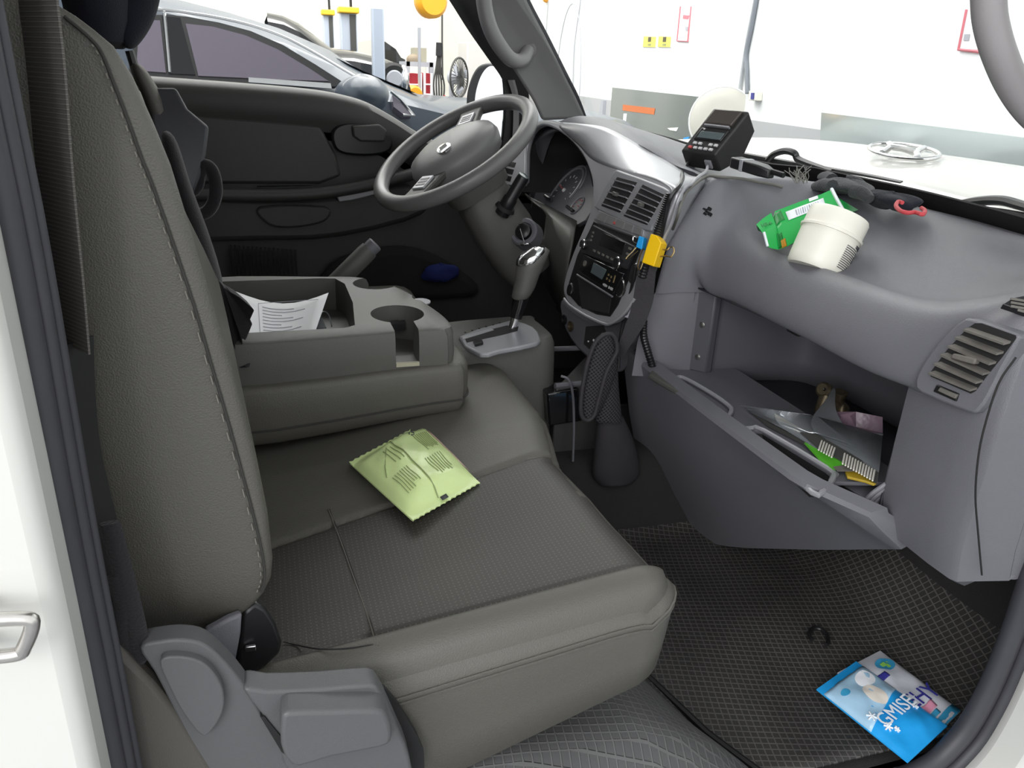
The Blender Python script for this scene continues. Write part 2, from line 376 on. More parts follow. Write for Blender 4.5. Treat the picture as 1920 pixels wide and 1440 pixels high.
# passenger B pillar
bp = sroot('trim_1', (-.30, -.78, -.1), 'white rear door pillar with dark weatherstrip at the left of the photo', 'door pillar')
MB().prism([V((-.75, -.80, -.45)), V((-.158, -.80, -.45)), V((-.154, -.80, .5)), V((-.154, -.80, 1.35)), V((-.75, -.80, 1.35))], (0, -.05, 0)).build('body_panel', M['white_paint'], bp, bevel=.012, seg=3)
ws = MB()
for dx, dy, r in ((.012, -.009, .008), (.019, .0, .006), (.024, .008, .004)):
    ws.tube([(-.170+dx, -.797+dy, -.3), (-.166+dx, -.797+dy, .3), (-.166+dx, -.797+dy, .55), (-.163+dx, -.797+dy, .75), (-.164+dx, -.797+dy, .9), (-.162+dx, -.797+dy, 1.3)], r, 10, sm=5)
ws.build('weatherstrip', M['rubber'], bp)
MB().prism([V((-.36, -.775, -.02)), V((-.05, -.775, -.02)), V((-.065, -.775, .20)), V((-.105, -.775, .335)), V((-.122, -.775, .375)), V((-.150, -.775, .43)), V((-.153, -.775, .75)), V((-.150, -.775, 1.2)), V((-.36, -.775, 1.2))], (0, .018, 0)).build('inner_trim', M['taupe'], bp, bevel=.005)
st = MB()
a = at(-60, 1165, y=-.875); b = at(45, 1160, y=-.875); c = at(60, 1172, y=-.875); d = at(48, 1222, y=-.875); e = at(-60, 1235, y=-.875)
st.tube([a, b, c, d+V((0, 0, .004)), d+V((-.006, 0, -.001)), e], .0048, 12, sm=6)
st.tube([a, a+V((0, .04, 0))], .006, 10); st.tube([e, e+V((0, .04, 0))], .006, 10)
st.build('latch_striker', M['chrome_worn'], bp)['label'] = 'worn chrome door latch loop'
# front door frame, passenger side: hinge pillar, sill, weatherstrip
fp = sroot('trim_2', (.9, -.78, 0), 'white front door opening edge with dark rubber seal at lower right', 'door frame')
seal = [(.30, -.765, -.025), (.62, -.765, -.022), (.80, -.765, -.012), (.862, -.765, .03), (.888, -.765, .10), (.898, -.765, .20), (.898, -.765, .33), (.905, -.770, .50), (.90, -.775, .70), (.80, -.78, .96), (.66, -.78, 1.22)]
ws = MB(); ws.tube(seal, .014, 10, sm=6); ws.tube([V(p)+V((.018, -.012, -.012)) for p in seal], .010, 10, sm=6); ws.build('weatherstrip', M['rubber'], fp)
P1 = cr([V(p)+V((.012, -.012, -.012)) for p in seal[1:8]], 5)
out = [V((1.25, -.777, .55)), V((1.25, -.777, -.35)), V((.6, -.777, -.35))]
bm_ = MB().prism(P1[::-1]+[V((.62, -.777, -.35)), V((1.12, -.777, -.35)), V((1.12, -.777, .52))], (0, -.075, 0)).build('body_panel', M['white_paint'], fp, bevel=.02, seg=3)
MB().prism([V((.90, -.86, -.45)), V((1.1, -.86, -.45)), V((1.1, -.86, .03)), V((.945, -.86, -.02))], (0, -.03, 0)).build('lower_trim', M['gloss'], fp, bevel=.008)
MB().bx((-.05, -.775, -.045), (.86, -.735, -.012)).build('sill_plate', M['plastic'], fp, bevel=.006)
# driver side A pillar
def pill(name, px_l, px_r, y, th, mt, parent, **k):
    L = ats(px_l, y=y); R_ = ats(px_r, y=y); L = cr(L, 4); R_ = cr(R_, 4)
    return MB().loft([[a, b, b+V((0.01, th, 0)), a+V((0.01, th, 0))] for a, b in zip(L, R_)]).build(name, mt, parent, **k)
ap = sroot('trim_3', (.7, .70, .75), 'grey trimmed windscreen pillar beyond the steering wheel', 'windscreen pillar')
pill('pillar_cover', [(862, -60), (895, 5), (935, 85), (975, 150), (1000, 190), (1016, 226)], [(962, -60), (990, 5), (1022, 66), (1058, 138), (1080, 182), (1098, 222)], .69, .03, M['pillar'], ap, bevel=.008, seg=3)
pill('seal', [(960, -62), (988, 3), (1021, 64), (1057, 136), (1079, 180), (1094, 222)], [(967, -62), (995, 3), (1027, 64), (1063, 136), (1085, 180), (1101, 222)], .695, .03, M['rubber'], ap)
# grab handle on it
def handle(name, pts, r, mt, parent, lab):
    o = MB().tube(pts, r, 12, sm=7, flat=.8).build(name, mt, parent); o['label'] = lab; return o
gh = thing('grab_handle', at(970, 100, y=.64), 'long grey curved grab handle on the windscreen pillar above the steering wheel', 'handle')
hp = [at(905, -60, y=.645), at(907, 0, y=.63), at(918, 50, y=.625), at(938, 88, y=.63), at(960, 112, y=.64), at(980, 112, y=.66), at(990, 95, y=.69)]
MB().tube(hp, [.019, .019, .019, .019, .018, .017, .017], 14, sm=7).build('grip', M['grip'], gh)
MB().lathe([(.019, 0), (.022, .003), (.021, .008), (.012, .012)], at(990, 95, y=.70), (-.3, -1, .1), 16).build('end_cap', M['grip'], gh)
gh2 = thing('grab_handle', at(1850, 100, y=-.68), 'pale grey curved grab handle at the upper right, nearest the camera', 'handle')
hp = [at(1852, -90, y=-.69), at(1853, -20, y=-.69), at(1857, 40, y=-.69), at(1875, 105, y=-.69), at(1905, 170, y=-.685), at(1945, 220, y=-.68), at(1990, 250, y=-.67)]
MB().tube(hp, [.0155]*7, 16, sm=8).build('grip', mat('handle_pale', (.30, .285, .285), .4, bump=.1, bscale=900), gh2)
MB().tube([p+V((.012, .008, .006)) for p in hp], .0085, 10, sm=8).build('underside', M['grip'], gh2)
pp_ = MB().loft([[V((x-.02, -.735, z)), V((x+.03, -.765, z)), V((x+.035, -.80, z-.02)), V((x-.03, -.80, z-.02))] for x, z in ((.995, .69), (.90, .82), (.80, .955), (.70, 1.09), (.60, 1.22))])
pp_.build('pillar_cover', M['pillar'], fp, bevel=.006)
MB().tube([hp[-1], V((.845, -.735, .865))], .013, 12).build('lower_mount', M['grip'], gh2)
MB().tube([hp[0], V((.70, -.735, 1.06))], .013, 12).build('upper_mount', M['grip'], gh2)
# windscreen: bottom edge curve to top edge curve
wsb = [(.86, .70, .765), (.99, .55, .735), (1.10, .25, .697), (1.13, 0, .683), (1.105, -.25, .683), (1.04, -.52, .685), (.995, -.76, .69)]
wst = [(.46, .70, 1.22), (.54, .50, 1.27), (.58, .25, 1.29), (.59, 0, 1.30), (.58, -.25, 1.29), (.57, -.5, 1.27), (.60, -.77, 1.22)]
B_ = cr(wsb, 5); T_ = cr(wst, 5)
g = MB().grid([[lerp(a, b, t) for a, b in zip(B_, T_)] for t in [i/4 for i in range(5)]]).build('window_1', M['glass']); struct(g, 'slightly dusty windscreen of the truck', 'windscreen')
FRW = [(-.75, .02), (-.5, .052), (-.2, .05), (.05, .048), (.2, .02), (.35, .004), (.7, .004)]
frt = MB().loft([[lerp(a, b, -.01)+V((-.004, 0, -.003)), lerp(a, b, tab(FRW, a.y))+V((-.004, 0, -.003)), lerp(a, b, tab(FRW, a.y))+V((-.007, 0, -.005)), lerp(a, b, -.01)+V((-.007, 0, -.005))] for a, b in zip(B_, T_)]).build('black_border', M['blackm'], g)
# black cowl band between dash and glass
cw = MB().loft([[V(p)+V((-.06, 0, -.075)), V(p)+V((-.05, 0, -.022)), V(p)+V((-.01, 0, -.010)), V(p)+V((.03, 0, -.008)), V(p)+V((.05, 0, -.06))] for p in B_])
struct(cw.build('trim_4', M['blackm']), 'black cowl strip along the bottom of the windscreen', 'cowl')
# ------------------------------------------------------------------ driver door
DY = .775
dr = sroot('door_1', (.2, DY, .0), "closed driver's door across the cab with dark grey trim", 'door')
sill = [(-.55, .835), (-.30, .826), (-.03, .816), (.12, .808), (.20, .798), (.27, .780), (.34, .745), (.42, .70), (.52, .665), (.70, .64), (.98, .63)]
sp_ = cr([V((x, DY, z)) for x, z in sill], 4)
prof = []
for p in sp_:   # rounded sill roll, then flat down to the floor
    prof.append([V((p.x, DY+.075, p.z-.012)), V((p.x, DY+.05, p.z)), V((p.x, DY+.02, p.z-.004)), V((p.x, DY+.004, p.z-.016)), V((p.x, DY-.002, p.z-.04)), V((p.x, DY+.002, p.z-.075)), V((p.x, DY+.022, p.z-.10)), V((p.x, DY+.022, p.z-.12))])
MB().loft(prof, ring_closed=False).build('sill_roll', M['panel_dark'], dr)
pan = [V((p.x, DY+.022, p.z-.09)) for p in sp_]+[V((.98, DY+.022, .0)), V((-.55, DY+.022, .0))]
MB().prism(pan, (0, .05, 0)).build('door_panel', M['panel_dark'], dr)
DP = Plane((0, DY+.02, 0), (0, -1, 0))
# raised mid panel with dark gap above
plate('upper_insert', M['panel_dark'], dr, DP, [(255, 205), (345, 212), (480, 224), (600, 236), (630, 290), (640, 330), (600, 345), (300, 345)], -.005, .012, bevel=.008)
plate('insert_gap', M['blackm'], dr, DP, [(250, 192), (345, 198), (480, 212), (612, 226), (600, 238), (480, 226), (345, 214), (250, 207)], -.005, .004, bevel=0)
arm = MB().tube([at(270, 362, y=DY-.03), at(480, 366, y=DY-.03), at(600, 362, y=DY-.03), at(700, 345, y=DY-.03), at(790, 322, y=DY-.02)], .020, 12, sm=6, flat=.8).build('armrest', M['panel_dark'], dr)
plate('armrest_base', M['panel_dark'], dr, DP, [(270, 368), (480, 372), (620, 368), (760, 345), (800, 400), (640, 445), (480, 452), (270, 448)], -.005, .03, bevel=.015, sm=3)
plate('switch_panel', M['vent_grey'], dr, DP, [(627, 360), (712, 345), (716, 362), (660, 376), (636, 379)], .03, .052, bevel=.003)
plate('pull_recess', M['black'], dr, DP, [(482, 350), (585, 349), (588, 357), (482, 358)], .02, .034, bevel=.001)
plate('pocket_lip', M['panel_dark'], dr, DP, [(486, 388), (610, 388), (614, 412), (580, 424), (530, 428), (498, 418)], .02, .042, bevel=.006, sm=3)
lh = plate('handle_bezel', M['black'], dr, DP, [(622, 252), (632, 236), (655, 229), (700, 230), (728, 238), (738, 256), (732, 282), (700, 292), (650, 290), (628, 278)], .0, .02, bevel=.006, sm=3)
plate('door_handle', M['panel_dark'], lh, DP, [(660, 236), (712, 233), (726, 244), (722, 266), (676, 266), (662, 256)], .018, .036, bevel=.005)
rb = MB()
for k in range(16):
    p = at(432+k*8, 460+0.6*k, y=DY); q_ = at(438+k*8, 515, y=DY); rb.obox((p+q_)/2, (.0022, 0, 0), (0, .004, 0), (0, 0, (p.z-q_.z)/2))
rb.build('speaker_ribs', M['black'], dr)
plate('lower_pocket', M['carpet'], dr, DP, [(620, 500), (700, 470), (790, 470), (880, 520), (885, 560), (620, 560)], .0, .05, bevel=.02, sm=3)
# door glass (driver side) and its front frame
wd = [V((p.x, DY+.055, p.z)) for p in sp_]
g2 = MB().grid([wd, [V((p.x*.75-.05, DY-.03, 1.25)) for p in wd]]).build('window_2', glass('door_glass', (.97, .98, .98), film=.01, gloss=.03)); struct(g2, "clear side window of the driver's door", 'window')
fr = sroot('trim_5', (.55, .77, .7), "black window frame of the driver's door behind the steering wheel", 'window frame')
pill('frame_bar', [(815, -40), (842, 0), (880, 60), (915, 110), (942, 150), (950, 190), (944, 260), (930, 350)], [(868, -40), (893, 0), (925, 60), (955, 118), (985, 150), (992, 190), (990, 270), (985, 350)], .78, .025, M['black'], fr)
pill('frame_edge', [(952, 150), (962, 190), (960, 270), (950, 350)], [(961, 150), (969, 190), (967, 270), (957, 350)], .765, .012, M['grip'], fr)
# ------------------------------------------------------------------ outside mirror
om = thing('side_mirror', at(915, 210, y=1.0), 'large white door mirror seen through the steering wheel', 'mirror')
MP = Plane(at(915, 210, y=1.0), (-.85, -.53, .02))
ol = [(872, 200), (876, 160), (890, 128), (910, 117), (932, 122), (945, 150), (948, 200), (940, 270), (925, 320), (900, 325), (880, 290)]
plate('mirror_housing', M['black'], om, MP, ol, -.06, 0, bevel=.012, sm=5, seg=3)
plate('mirror_face', mat('mirror_glass', (.9, .92, .95), .04, metal=1), om, MP, [(890, 195), (897, 155), (910, 130), (925, 124), (938, 140), (943, 190), (938, 265), (924, 312), (905, 315), (892, 270)], 0, .003, bevel=0, sm=5)
MB().tube([at(935, 300, y=1.0), at(960, 300, y=.82)], .014, 10).build('mirror_arm', M['black'], om)
# ================================================================== SEATS
NEAR = [(.356, -.112), (.358, -.086), (.364, -.066), (.373, -.049), (.384, -.038), (.395, -.030), (.412, -.022), (.433, -.019), (.485, -.020), (.541, -.025), (.593, -.032), (.638, -.039), (.683, -.047), (.72, -.054), (.755, -.060), (.794, -.067), (.823, -.075), (.855, -.085), (.875, -.095), (.885, -.106), (.893, -.116), (.901, -.129), (.908, -.150), (.912, -.175)]
FAR = [(.35, -.09), (.386, -.064), (.458, -.060), (.54, -.062), (.599, -.069), (.633, -.081), (.68, -.098), (.721, -.110), (.758, -.128), (.796, -.150), (.829, -.172), (.86, -.20), (.89, -.23), (.92, -.25)]
def backrest_mb(shift=(0, 0, 0), y0=-.705, y1=-.24, th=.13, far=0):
    rings = []
    for i, (z, xn) in enumerate(NEAR):
        xb = min(-.165, xn-th) if z > .5 else -.165
        if z > .80: xb = lerp(min(-.165, xn-th), -.28, min(1, (z-.80)/.06))
        ins = max(0, (.40-z)*.25)+max(0, (z-.902)*.9)
        xf = tab(FAR, z)+far; ring = []
        for cx, cy, a0, r in ((xn-.010, y0+.010+ins, -90, .010), (max(xf-.03, xb+.02), y1-.03-ins, 0, .03), (xb+.02, y1-.02-ins, 90, .02), (xb+.02, y0+.02+ins, 180, .02)):
            for k in range(6):
                q_ = math.radians(a0+90*k/5); ring.append(V((cx+r*math.cos(q_), cy+r*math.sin(q_), z))+V(shift))
        # slightly crowned front
        rings.append(ring)
    c = sum(rings[-1], V())/24
    return MB().loft(rings+[[c+(p-c)*.8+V((0, 0, .003)) for p in rings[-1]]])
ps = thing('passenger_seat', (.15, -.35, .12), 'grey leather passenger bench seat nearest the open door', 'seat')
backrest_mb().build('backrest', M['leather'], ps, ang=60)
sy = -.7065
seam_px = [(120, 30), (165, 68), (190, 98), (215, 160), (240, 225), (263, 290), (285, 345), (310, 415), (336, 490), (366, 580), (398, 690), (426, 785), (452, 880), (476, 970), (492, 1040), (496, 1085), (488, 1110)]
sl = cr(ats(seam_px, y=sy), 6)
MB().tube(sl, .0012, 6).build('seam', M['seam'], ps)
th_ = MB(); s2 = cr(ats([(x-7, y+2) for x, y in seam_px], y=sy-.0005), 8)
for k in range(12, len(s2)-2, 3): th_.tube([s2[k], s2[k+1], s2[k+2]*.3+s2[k+1]*.7], .0006, 5)
o = th_.build('stitching', M['thread'], ps); o['label'] = 'pale dashed stitching on the backrest side'
# cushion: rows along x, columns across y, with seams as creases
def zc(x, y):
    z = .298+.125*max(x, -.1)
    sb_ = max(0, min(1, (-.676-y)/.024)); z += .016*sb_*sb_*(3-2*sb_)     # near bolster
    z -= .010*math.exp(-((y+.55)/.11)**2)*(1-max(0, x-.2)*1.5)  # dish
    if y > -.40: z += .012*min(1, (y+.40)/.1)
    ys = -.455+.19*max(x+.02, -.05)                            # middle seam
    z -= .005*math.exp(-((y-ys)/.004)**2)
    if x > .055 or y > -.7: z -= .003*math.exp(-((y+.678)/.004)**2)*(1 if x > .06 else 0)
    return z
def xfront(y): return tab([(-.735, .368), (-.731, .382), (-.724, .394), (-.712, .404), (-.695, .410), (-.62, .408), (-.5, .402), (-.40, .388), (-.36, .392), (-.25, .412), (-.05, .410), (.06, .378), (.12, .35)], y)
ny, nx = 200, 110
ys_ = [lerp(-.735, .125, j/ny) for j in range(ny+1)]
rows = []
for i in range(nx+1):
    s = i/nx; row = []
    for y in ys_:
        x = lerp(-.16, xfront(y), s); row.append(V((x, y, zc(x, y))))
    rows.append(row)
# rounding of the near edge and of the nose
for row in rows:
    for p in row:
        d = p.y+.735
        d1 = .030*(1-math.sqrt(max(0, 1-(1-d/.035)**2))) if d < .035 else 0
        e = xfront(p.y)-p.x
        e1 = .028*(1-math.sqrt(max(0, 1-(1-e/.05)**2))) if e < .05 else 0
        p.z -= max(d1, e1)+.25*min(d1, e1)
def zbot(x): return .150+max(min(x, .40)-.183, -.1)*.36
def mif(i, j):
    p = rows[min(i, nx)][min(j, ny)]
    ysm = -.455+.19*max(p.x+.02, -.05)
    return 1 if i < nx-2 and -.681 < p.y < ysm-.004 and p.x < .40-(.02 if p.y > -.5 else 0) else 0
cm = MB().grid(rows, mif=mif)
bd = [rows[i][0] for i in range(nx+1)]+[rows[nx][j] for j in range(1, ny+1)]
nrm_ = []
for k in range(len(bd)):
    t_ = (bd[min(k+3, len(bd)-1)]-bd[max(k-3, 0)]); nrm_.append(V((t_.y, -t_.x, 0)).normalized())
skirt = [(0, 0), (.004, .03), (.008, .07), (.0095, .12), (.008, .3), (.005, .6), (.001, .95), (-.006, .99), (-.04, 1.0)]
cm.grid([[V((p.x+n_.x*o_, p.y+n_.y*o_, lerp(p.z, zbot(p.x), w))) for p, n_ in zip(bd, nrm_)] for o_, w in skirt])
cm.grid([[r[-1] for r in rows], [V((r[-1].x, r[-1].y+.008, r[-1].z-.02)) for r in rows], [V((r[-1].x, r[-1].y, .15)) for r in rows]])
cu = cm.build('seat_cushion', [M['leather'], M['perf']], ps, ang=70)
# piping seam along the near side, running round the front corner
kk = [k for k in range(len(bd)) if bd[k].x > .03 and bd[k].y < -.69]
sm_ = [V((bd[k].x+nrm_[k].x*.0100, bd[k].y+nrm_[k].y*.0100, lerp(bd[k].z, zbot(bd[k].x), .10))) for k in kk][::2]
pp = MB(); pp.tube(sm_, .0020, 6); pp.tube([p+V((0, 0, -.0065)) for p in sm_], .0015, 6); pp.build('piping', M['leather'], ps)
# split in the insert cover
tear = hits([(532, 1206), (560, 1213), (600, 1220), (650, 1219), (690, 1213), (700, 1211)], 0)
isl = hits([(615, 955), (640, 1020), (665, 1090), (690, 1160), (706, 1212)], 0)
MB().tube([p+V((0, 0, .0004)) for p in isl], .0010, 6, sm=5).build('insert_seam', M['leather'], ps); MB().tube([p+V((.0022, 0, .0)) for p in isl], .0008, 6, sm=5).build('insert_seam', M['seam'], ps)
MB().tube([p+V((0, 0, .002)) for p in tear], [.0004, .0008, .0009, .001, .0008, .0003], 6, sm=4).build('tear', M['blackm'], ps)['label'] = 'black open split in the seam of the seat insert'
# recliner cover, side cover, lever
SP = Plane((0, -.752, .2), (0, -1, 0))
rc = plate('recliner_cover', M['cover'], ps, SP, [(262, 1216), (300, 1203), (345, 1200), (385, 1210), (425, 1245), (468, 1300), (510, 1370), (570, 1450), (590, 1500), (420, 1500), (380, 1440), (330, 1340), (290, 1262)], 0, .022, bevel=.008, sm=3, seg=3)
plate('cover_disc', M['cover'], rc, SP, [(300, 1240), (340, 1232), (385, 1246), (415, 1285), (420, 1325), (405, 1360), (380, 1380), (345, 1340), (318, 1290)], .02, .030, bevel=.008, sm=4, seg=3)
plate('side_cover', M['cover'], ps, SP, [(455, 1292), (500, 1296), (600, 1292), (692, 1284), (712, 1296), (730, 1330), (750, 1375), (768, 1420), (770, 1480), (700, 1500), (560, 1470), (520, 1395), (490, 1340)], 0, .026, bevel=.010, sm=2, seg=3)
plate('cover_gap', M['blackm'], ps, SP, [(690, 1282), (722, 1292), (765, 1350), (795, 1410), (790, 1460), (765, 1450), (745, 1370), (715, 1300)], -.002, .004, bevel=0, sm=2)
plate('lever_gap', M['blackm'], ps, SP, [(488, 1344), (496, 1344), (530, 1385), (548, 1425), (528, 1410)], .02, .0275, bevel=0)
plate('recline_lever', M['cover'], ps, SP, [(528, 1346), (545, 1336), (620, 1334), (700, 1332), (725, 1342), (735, 1370), (733, 1392), (712, 1404), (620, 1422), (560, 1440), (540, 1428), (527, 1400)], .02, .050, bevel=.010, sm=2, seg=3)
# belt stalk with buckle
BK = Plane((-.05, -.71, .32), (.25, -1, .1))
plate('belt_stalk', M['plastic'], ps, BK, [(385, 1185), (430, 1160), (455, 1150), (452, 1190), (440, 1255), (425, 1258), (408, 1218)], -.005, .006, bevel=.003)
plate('belt_buckle', M['black'], ps, BK, [(455, 1150), (478, 1130), (500, 1142), (518, 1170), (530, 1205), (526, 1225), (500, 1250), (460, 1272), (440, 1268), (448, 1210)], -.03, -.004, bevel=.004)
MB().obox(at(470, 1215, pl=(BK.o, BK.n)), (.005, 0, 0), (0, .002, 0), (0, 0, .003)).build('buckle_button', M['chrome'], ps, bevel=.001)
# ------------------------------------------------------------------ seat belt on the pillar
sb = thing('seat_belt', (-.13, -.745, .35), 'ribbed dark grey seat belt hanging beside the passenger backrest', 'seat belt')
wdir = V((.60, -.80, 0)).normalized()
def ribbon(pts, w, wd, th=.0016, sm=6, twist=None):
    P = cr(pts, sm); rings = []
    for i, p in enumerate(P):
        t = i/(len(P)-1); d = wd
        if twist: d = (wd*(1-t)+V(twist)*t).normalized()
        ww = (tab(w, t) if isinstance(w, list) else w)/2
        T = (P[min(i+1, len(P)-1)]-P[max(i-1, 0)]).normalized(); n_ = T.cross(d).normalized()*th/2
        rings.append([p-d*ww-n_, p+d*ww-n_, p+d*ww+n_, p-d*ww+n_])
    return MB().loft(rings)
bl = [at(66, -80, y=-.742), at(71, 0, y=-.742), at(86, 130, y=-.742), at(100, 300, y=-.742), at(112, 420, y=-.742), at(124, 530, y=-.742), at(135, 650, y=-.742)]
ribbon(bl, .050, wdir).build('webbing', M['webbing'], sb)
bl2 = [at(143, 640, y=-.742), at(150, 760, y=-.742), at(165, 870, y=-.742), at(195, 985, y=-.745), at(215, 1080, y=-.748)]
ribbon(bl2, .030, V((.6, .8, 0)), twist=(.35, .93, 0)).build('twisted_webbing', M['blackm'], sb)
lp = ats([(215, 1080), (232, 1130), (226, 1180), (236, 1236), (252, 1240), (262, 1220), (255, 1170), (240, 1110), (222, 1040), (205, 980)], y=-.765)
MB().tube(lp, .0035, 8, sm=5, flat=2.2).build('belt_loop', M['cloth'], sb)
# ------------------------------------------------------------------ driver seat
ds = thing('driver_seat', (-.1, .35, .1), 'dark grey driver seat behind the folded tray', 'seat')
backrest_mb((-.135, .93, .0), th=.08, far=.03).build('backrest', M['leather'], ds, ang=60)
MB().bx((-.15, .20, .10), (.36, .66, .34)).build('seat_cushion', M['leather'], ds, bevel=.05, seg=4)
hr = MB()
hc = at(245, 20, y=.36)
hr.loft([[hc+V((-.05+.055*k*math.cos(q_), .0+.135*k*math.sin(q_), z)) for q_ in [2*math.pi*i/20 for i in range(20)]] for k, z in ((.5, -.066), (.85, -.055), (1.0, -.02), (1.05, .03), (1.0, .09), (.8, .12), (.4, .13))])
hr.build('headrest', M['navy'], ds)
MB().tube([at(243, 95, y=.32), at(262, 160, y=.32)], .008, 8).build('headrest_post', M['black'], ds)
# navy cloth over the headrest
nc = MB()
def blob(c, radii, n=16, seed=1, amp=.15, rot=0):
    random.seed(seed); ph = [random.uniform(0, 6.3) for _ in range(6)]; c = V(c); R = []
    for i in range(n//2+1):
        b = math.pi*(i/(n//2)-.5)*.999; ring = []
        for k in range(n):
            a = 2*math.pi*k/n; s = 1+amp*(math.sin(3*a+ph[0]+2*b)+.6*math.sin(5*a+ph[1]-3*b)+.5*math.sin(4*b+ph[2]))
            v = V((radii[0]*math.cos(b)*math.cos(a), radii[1]*math.cos(b)*math.sin(a), radii[2]*math.sin(b)))*s
            if rot: v = Matrix.Rotation(rot, 3, 'Z') @ v
            ring.append(c+v)
        R.append(ring)
    return R
nc.loft([[at(px, py, y=yy) for px, py, yy in r] for r in (
    [(180, -60, .30), (320, -60, .36), (310, -60, .45), (190, -60, .42)],
    [(176, 0, .28), (312, 0, .34), (300, 0, .46), (190, 0, .44)],
    [(196, 40, .27), (298, 40, .33), (290, 40, .45), (205, 40, .43)],
    [(214, 68, .27), (276, 72, .32), (270, 72, .42), (220, 70, .40)],
    [(228, 88, .28), (252, 97, .31), (250, 97, .36), (232, 92, .36)])])
o = nc.build('draped_cloth', M['navy'], sub=2); tag(o, 'dark navy cloth hanging over the top of the driver headrest', 'cloth')
# things hung on the driver seat shoulder
jk = thing('jacket', at(340, 280, y=.22), 'dark jacket hung between the two seat backs', 'jacket')
fj = MB().loft([[at(px, py, y=yy) for px, py, yy in r] for r in (
    [(285, 165, .30), (330, 165, .30), (330, 165, .36), (285, 165, .36)],
    [(282, 200, .28), (352, 205, .28), (352, 205, .36), (282, 200, .36)],
    [(285, 235, .24), (392, 238, .26), (392, 238, .33), (285, 235, .33)],
    [(300, 290, .22), (386, 290, .24), (386, 290, .31), (300, 290, .31)],
    [(318, 340, .20), (374, 335, .22), (374, 335, .28), (318, 340, .28)],
    [(335, 375, .20), (360, 370, .22), (360, 370, .26), (335, 375, .26)])])
fj.build('body', mat('jacket_grey', (.060, .060, .068), .6, bump=.4, bscale=60), jk, bevel=.006, seg=3)
MB().tube(ats([(345, 372), (368, 350), (374, 325), (386, 310), (400, 325), (405, 360), (395, 390), (375, 402), (350, 395)], y=.24), .012, 10, sm=5, closed=True).build('sleeve_loop', M['cloth'], jk)
MB().loft([[at(px, py, y=yy) for px, py, yy in r] for r in (
    [(236, 118, .26), (262, 112, .26), (262, 112, .34), (236, 118, .34)],
    [(258, 160, .26), (290, 150, .28), (290, 150, .36), (258, 160, .36)],
    [(272, 200, .25), (325, 215, .28), (325, 215, .36), (272, 200, .36)],
    [(286, 240, .24), (330, 240, .27), (330, 240, .33), (286, 240, .33)])]).build('collar', M['taupe'], jk, sub=2)
dk = MB().loft([[at(px, py, y=yy) for px, py, yy in r] for r in (
    [(290, 235, .12), (330, 240, .14), (330, 240, .2), (290, 235, .2)], [(318, 330, .10), (352, 330, .12), (352, 330, .18), (318, 330, .18)],
    [(340, 400, .08), (380, 400, .10), (380, 400, .16), (340, 400, .16)], [(365, 480, .04), (412, 490, .06), (412, 490, .12), (365, 480, .12)], [(395, 560, .0), (428, 565, .02), (428, 565, .08), (395, 560, .08)])])
o = dk.build('cloth', M['cloth'], sub=2); tag(o, 'black cloth stuffed down behind the passenger backrest', 'cloth')
# frayed black rag at the rear end of the tray
rg = MB()
rp = [(418, 535), (428, 546), (452, 560), (478, 582), (470, 600), (474, 608), (462, 640), (455, 636), (458, 660), (474, 672), (468, 690), (446, 692), (425, 640)]
rg.prism([at(px, py, y=-.215+.02*math.sin(i*1.7)) for i, (px, py) in enumerate(rp)], (-.01, .035, .004))
o = rg.build('rag', M['cloth'], bevel=.004); tag(o, 'frayed black rag hanging at the rear end of the tray console', 'rag')
# ================================================================== folded middle seat back used as console
ct = thing('folded_middle_seat', (.08, 0, .34), 'folded down middle seat back with grey tray and cup holders', 'console')
TZ = .486
pad = [(-.16, -.205), (.24, -.212), (.285, -.205), (.302, -.17), (.298, -.08), (.262, .06), (.21, .15), (.12, .18), (-.16, .18)]
top = [(-.16, -.192), (.22, -.203), (.262, -.198), (.278, -.175), (.27, -.09), (.235, .05), (.185, .135), (.10, .165), (-.16, .165)]
pc = cr([V((x, y, 0)) for x, y in pad], 5, True); tc_ = cr([V((x, y, 0)) for x, y in top], 5, True)
cen = V((.07, -.01, 0))
def sc(L, k, z): return [cen+(p-cen)*k+V((0, 0, z+ .0*p.x)) for p in L]
pz = lambda L, z0, tl: [V((p.x, p.y, z0+tl*p.x)) for p in L]
rings = [pz(sc(pc, .93, 0), .322, .06), pz(sc(pc, .985, 0), .330, .06), pz(pc, .348, .05), pz(sc(pc, 1.005, 0), .385, .03), pz(pc, .410, .02), pz(sc(pc, .985, 0), .418, .02), pz(sc(pc, .95, 0), .421, .02)]
MB().loft(rings).build('padded_back', M['leather'], ct, ang=50)
MB().tube([V((p.x, p.y, .352+.05*p.x)) for p in cr([V((*cen.xy, 0))+(p-cen)*1.006 for p in pc], 1, True)], .0018, 6, closed=True).build('piping', M['seam'], ct)
tr = MB().loft([pz(sc(tc_, .99, 0), .405, .02), pz(tc_, .44, .01), pz(sc(tc_, .992, 0), TZ-.012, 0), pz(sc(tc_, .975, 0), TZ-.003, 0), pz(sc(tc_, .95, 0), TZ, 0)]).build('tray', M['plastic_warm'], ct)
cz = []
def cutter(loop, z0, z1, tap=1.0):
    c = sum(loop, V())/len(loop); cz.append(MB().loft([[V((c.x+(p.x-c.x)*tap, c.y+(p.y-c.y)*tap, z0)) for p in loop], [V((p.x, p.y, z1)) for p in loop]]).build('cutter', M['black']))
op = [V((x, y, 0)) for x, y in ((-.19, -.170), (.105, -.172), (.122, -.160), (.133, -.03), (.132, .10), (.118, .142), (.09, .148), (-.19, .150))]
cutter(op, .424, .55, .97)
def circ(c, rx, ry, n=28): return [V((c[0]+rx*math.cos(2*math.pi*k/n), c[1]+ry*math.sin(2*math.pi*k/n), 0)) for k in range(n)]
c1 = at(745, 588, z=TZ); c2 = at(703, 531, z=TZ)
cutter(circ(c1, .046, .052), .425, .55, .93)
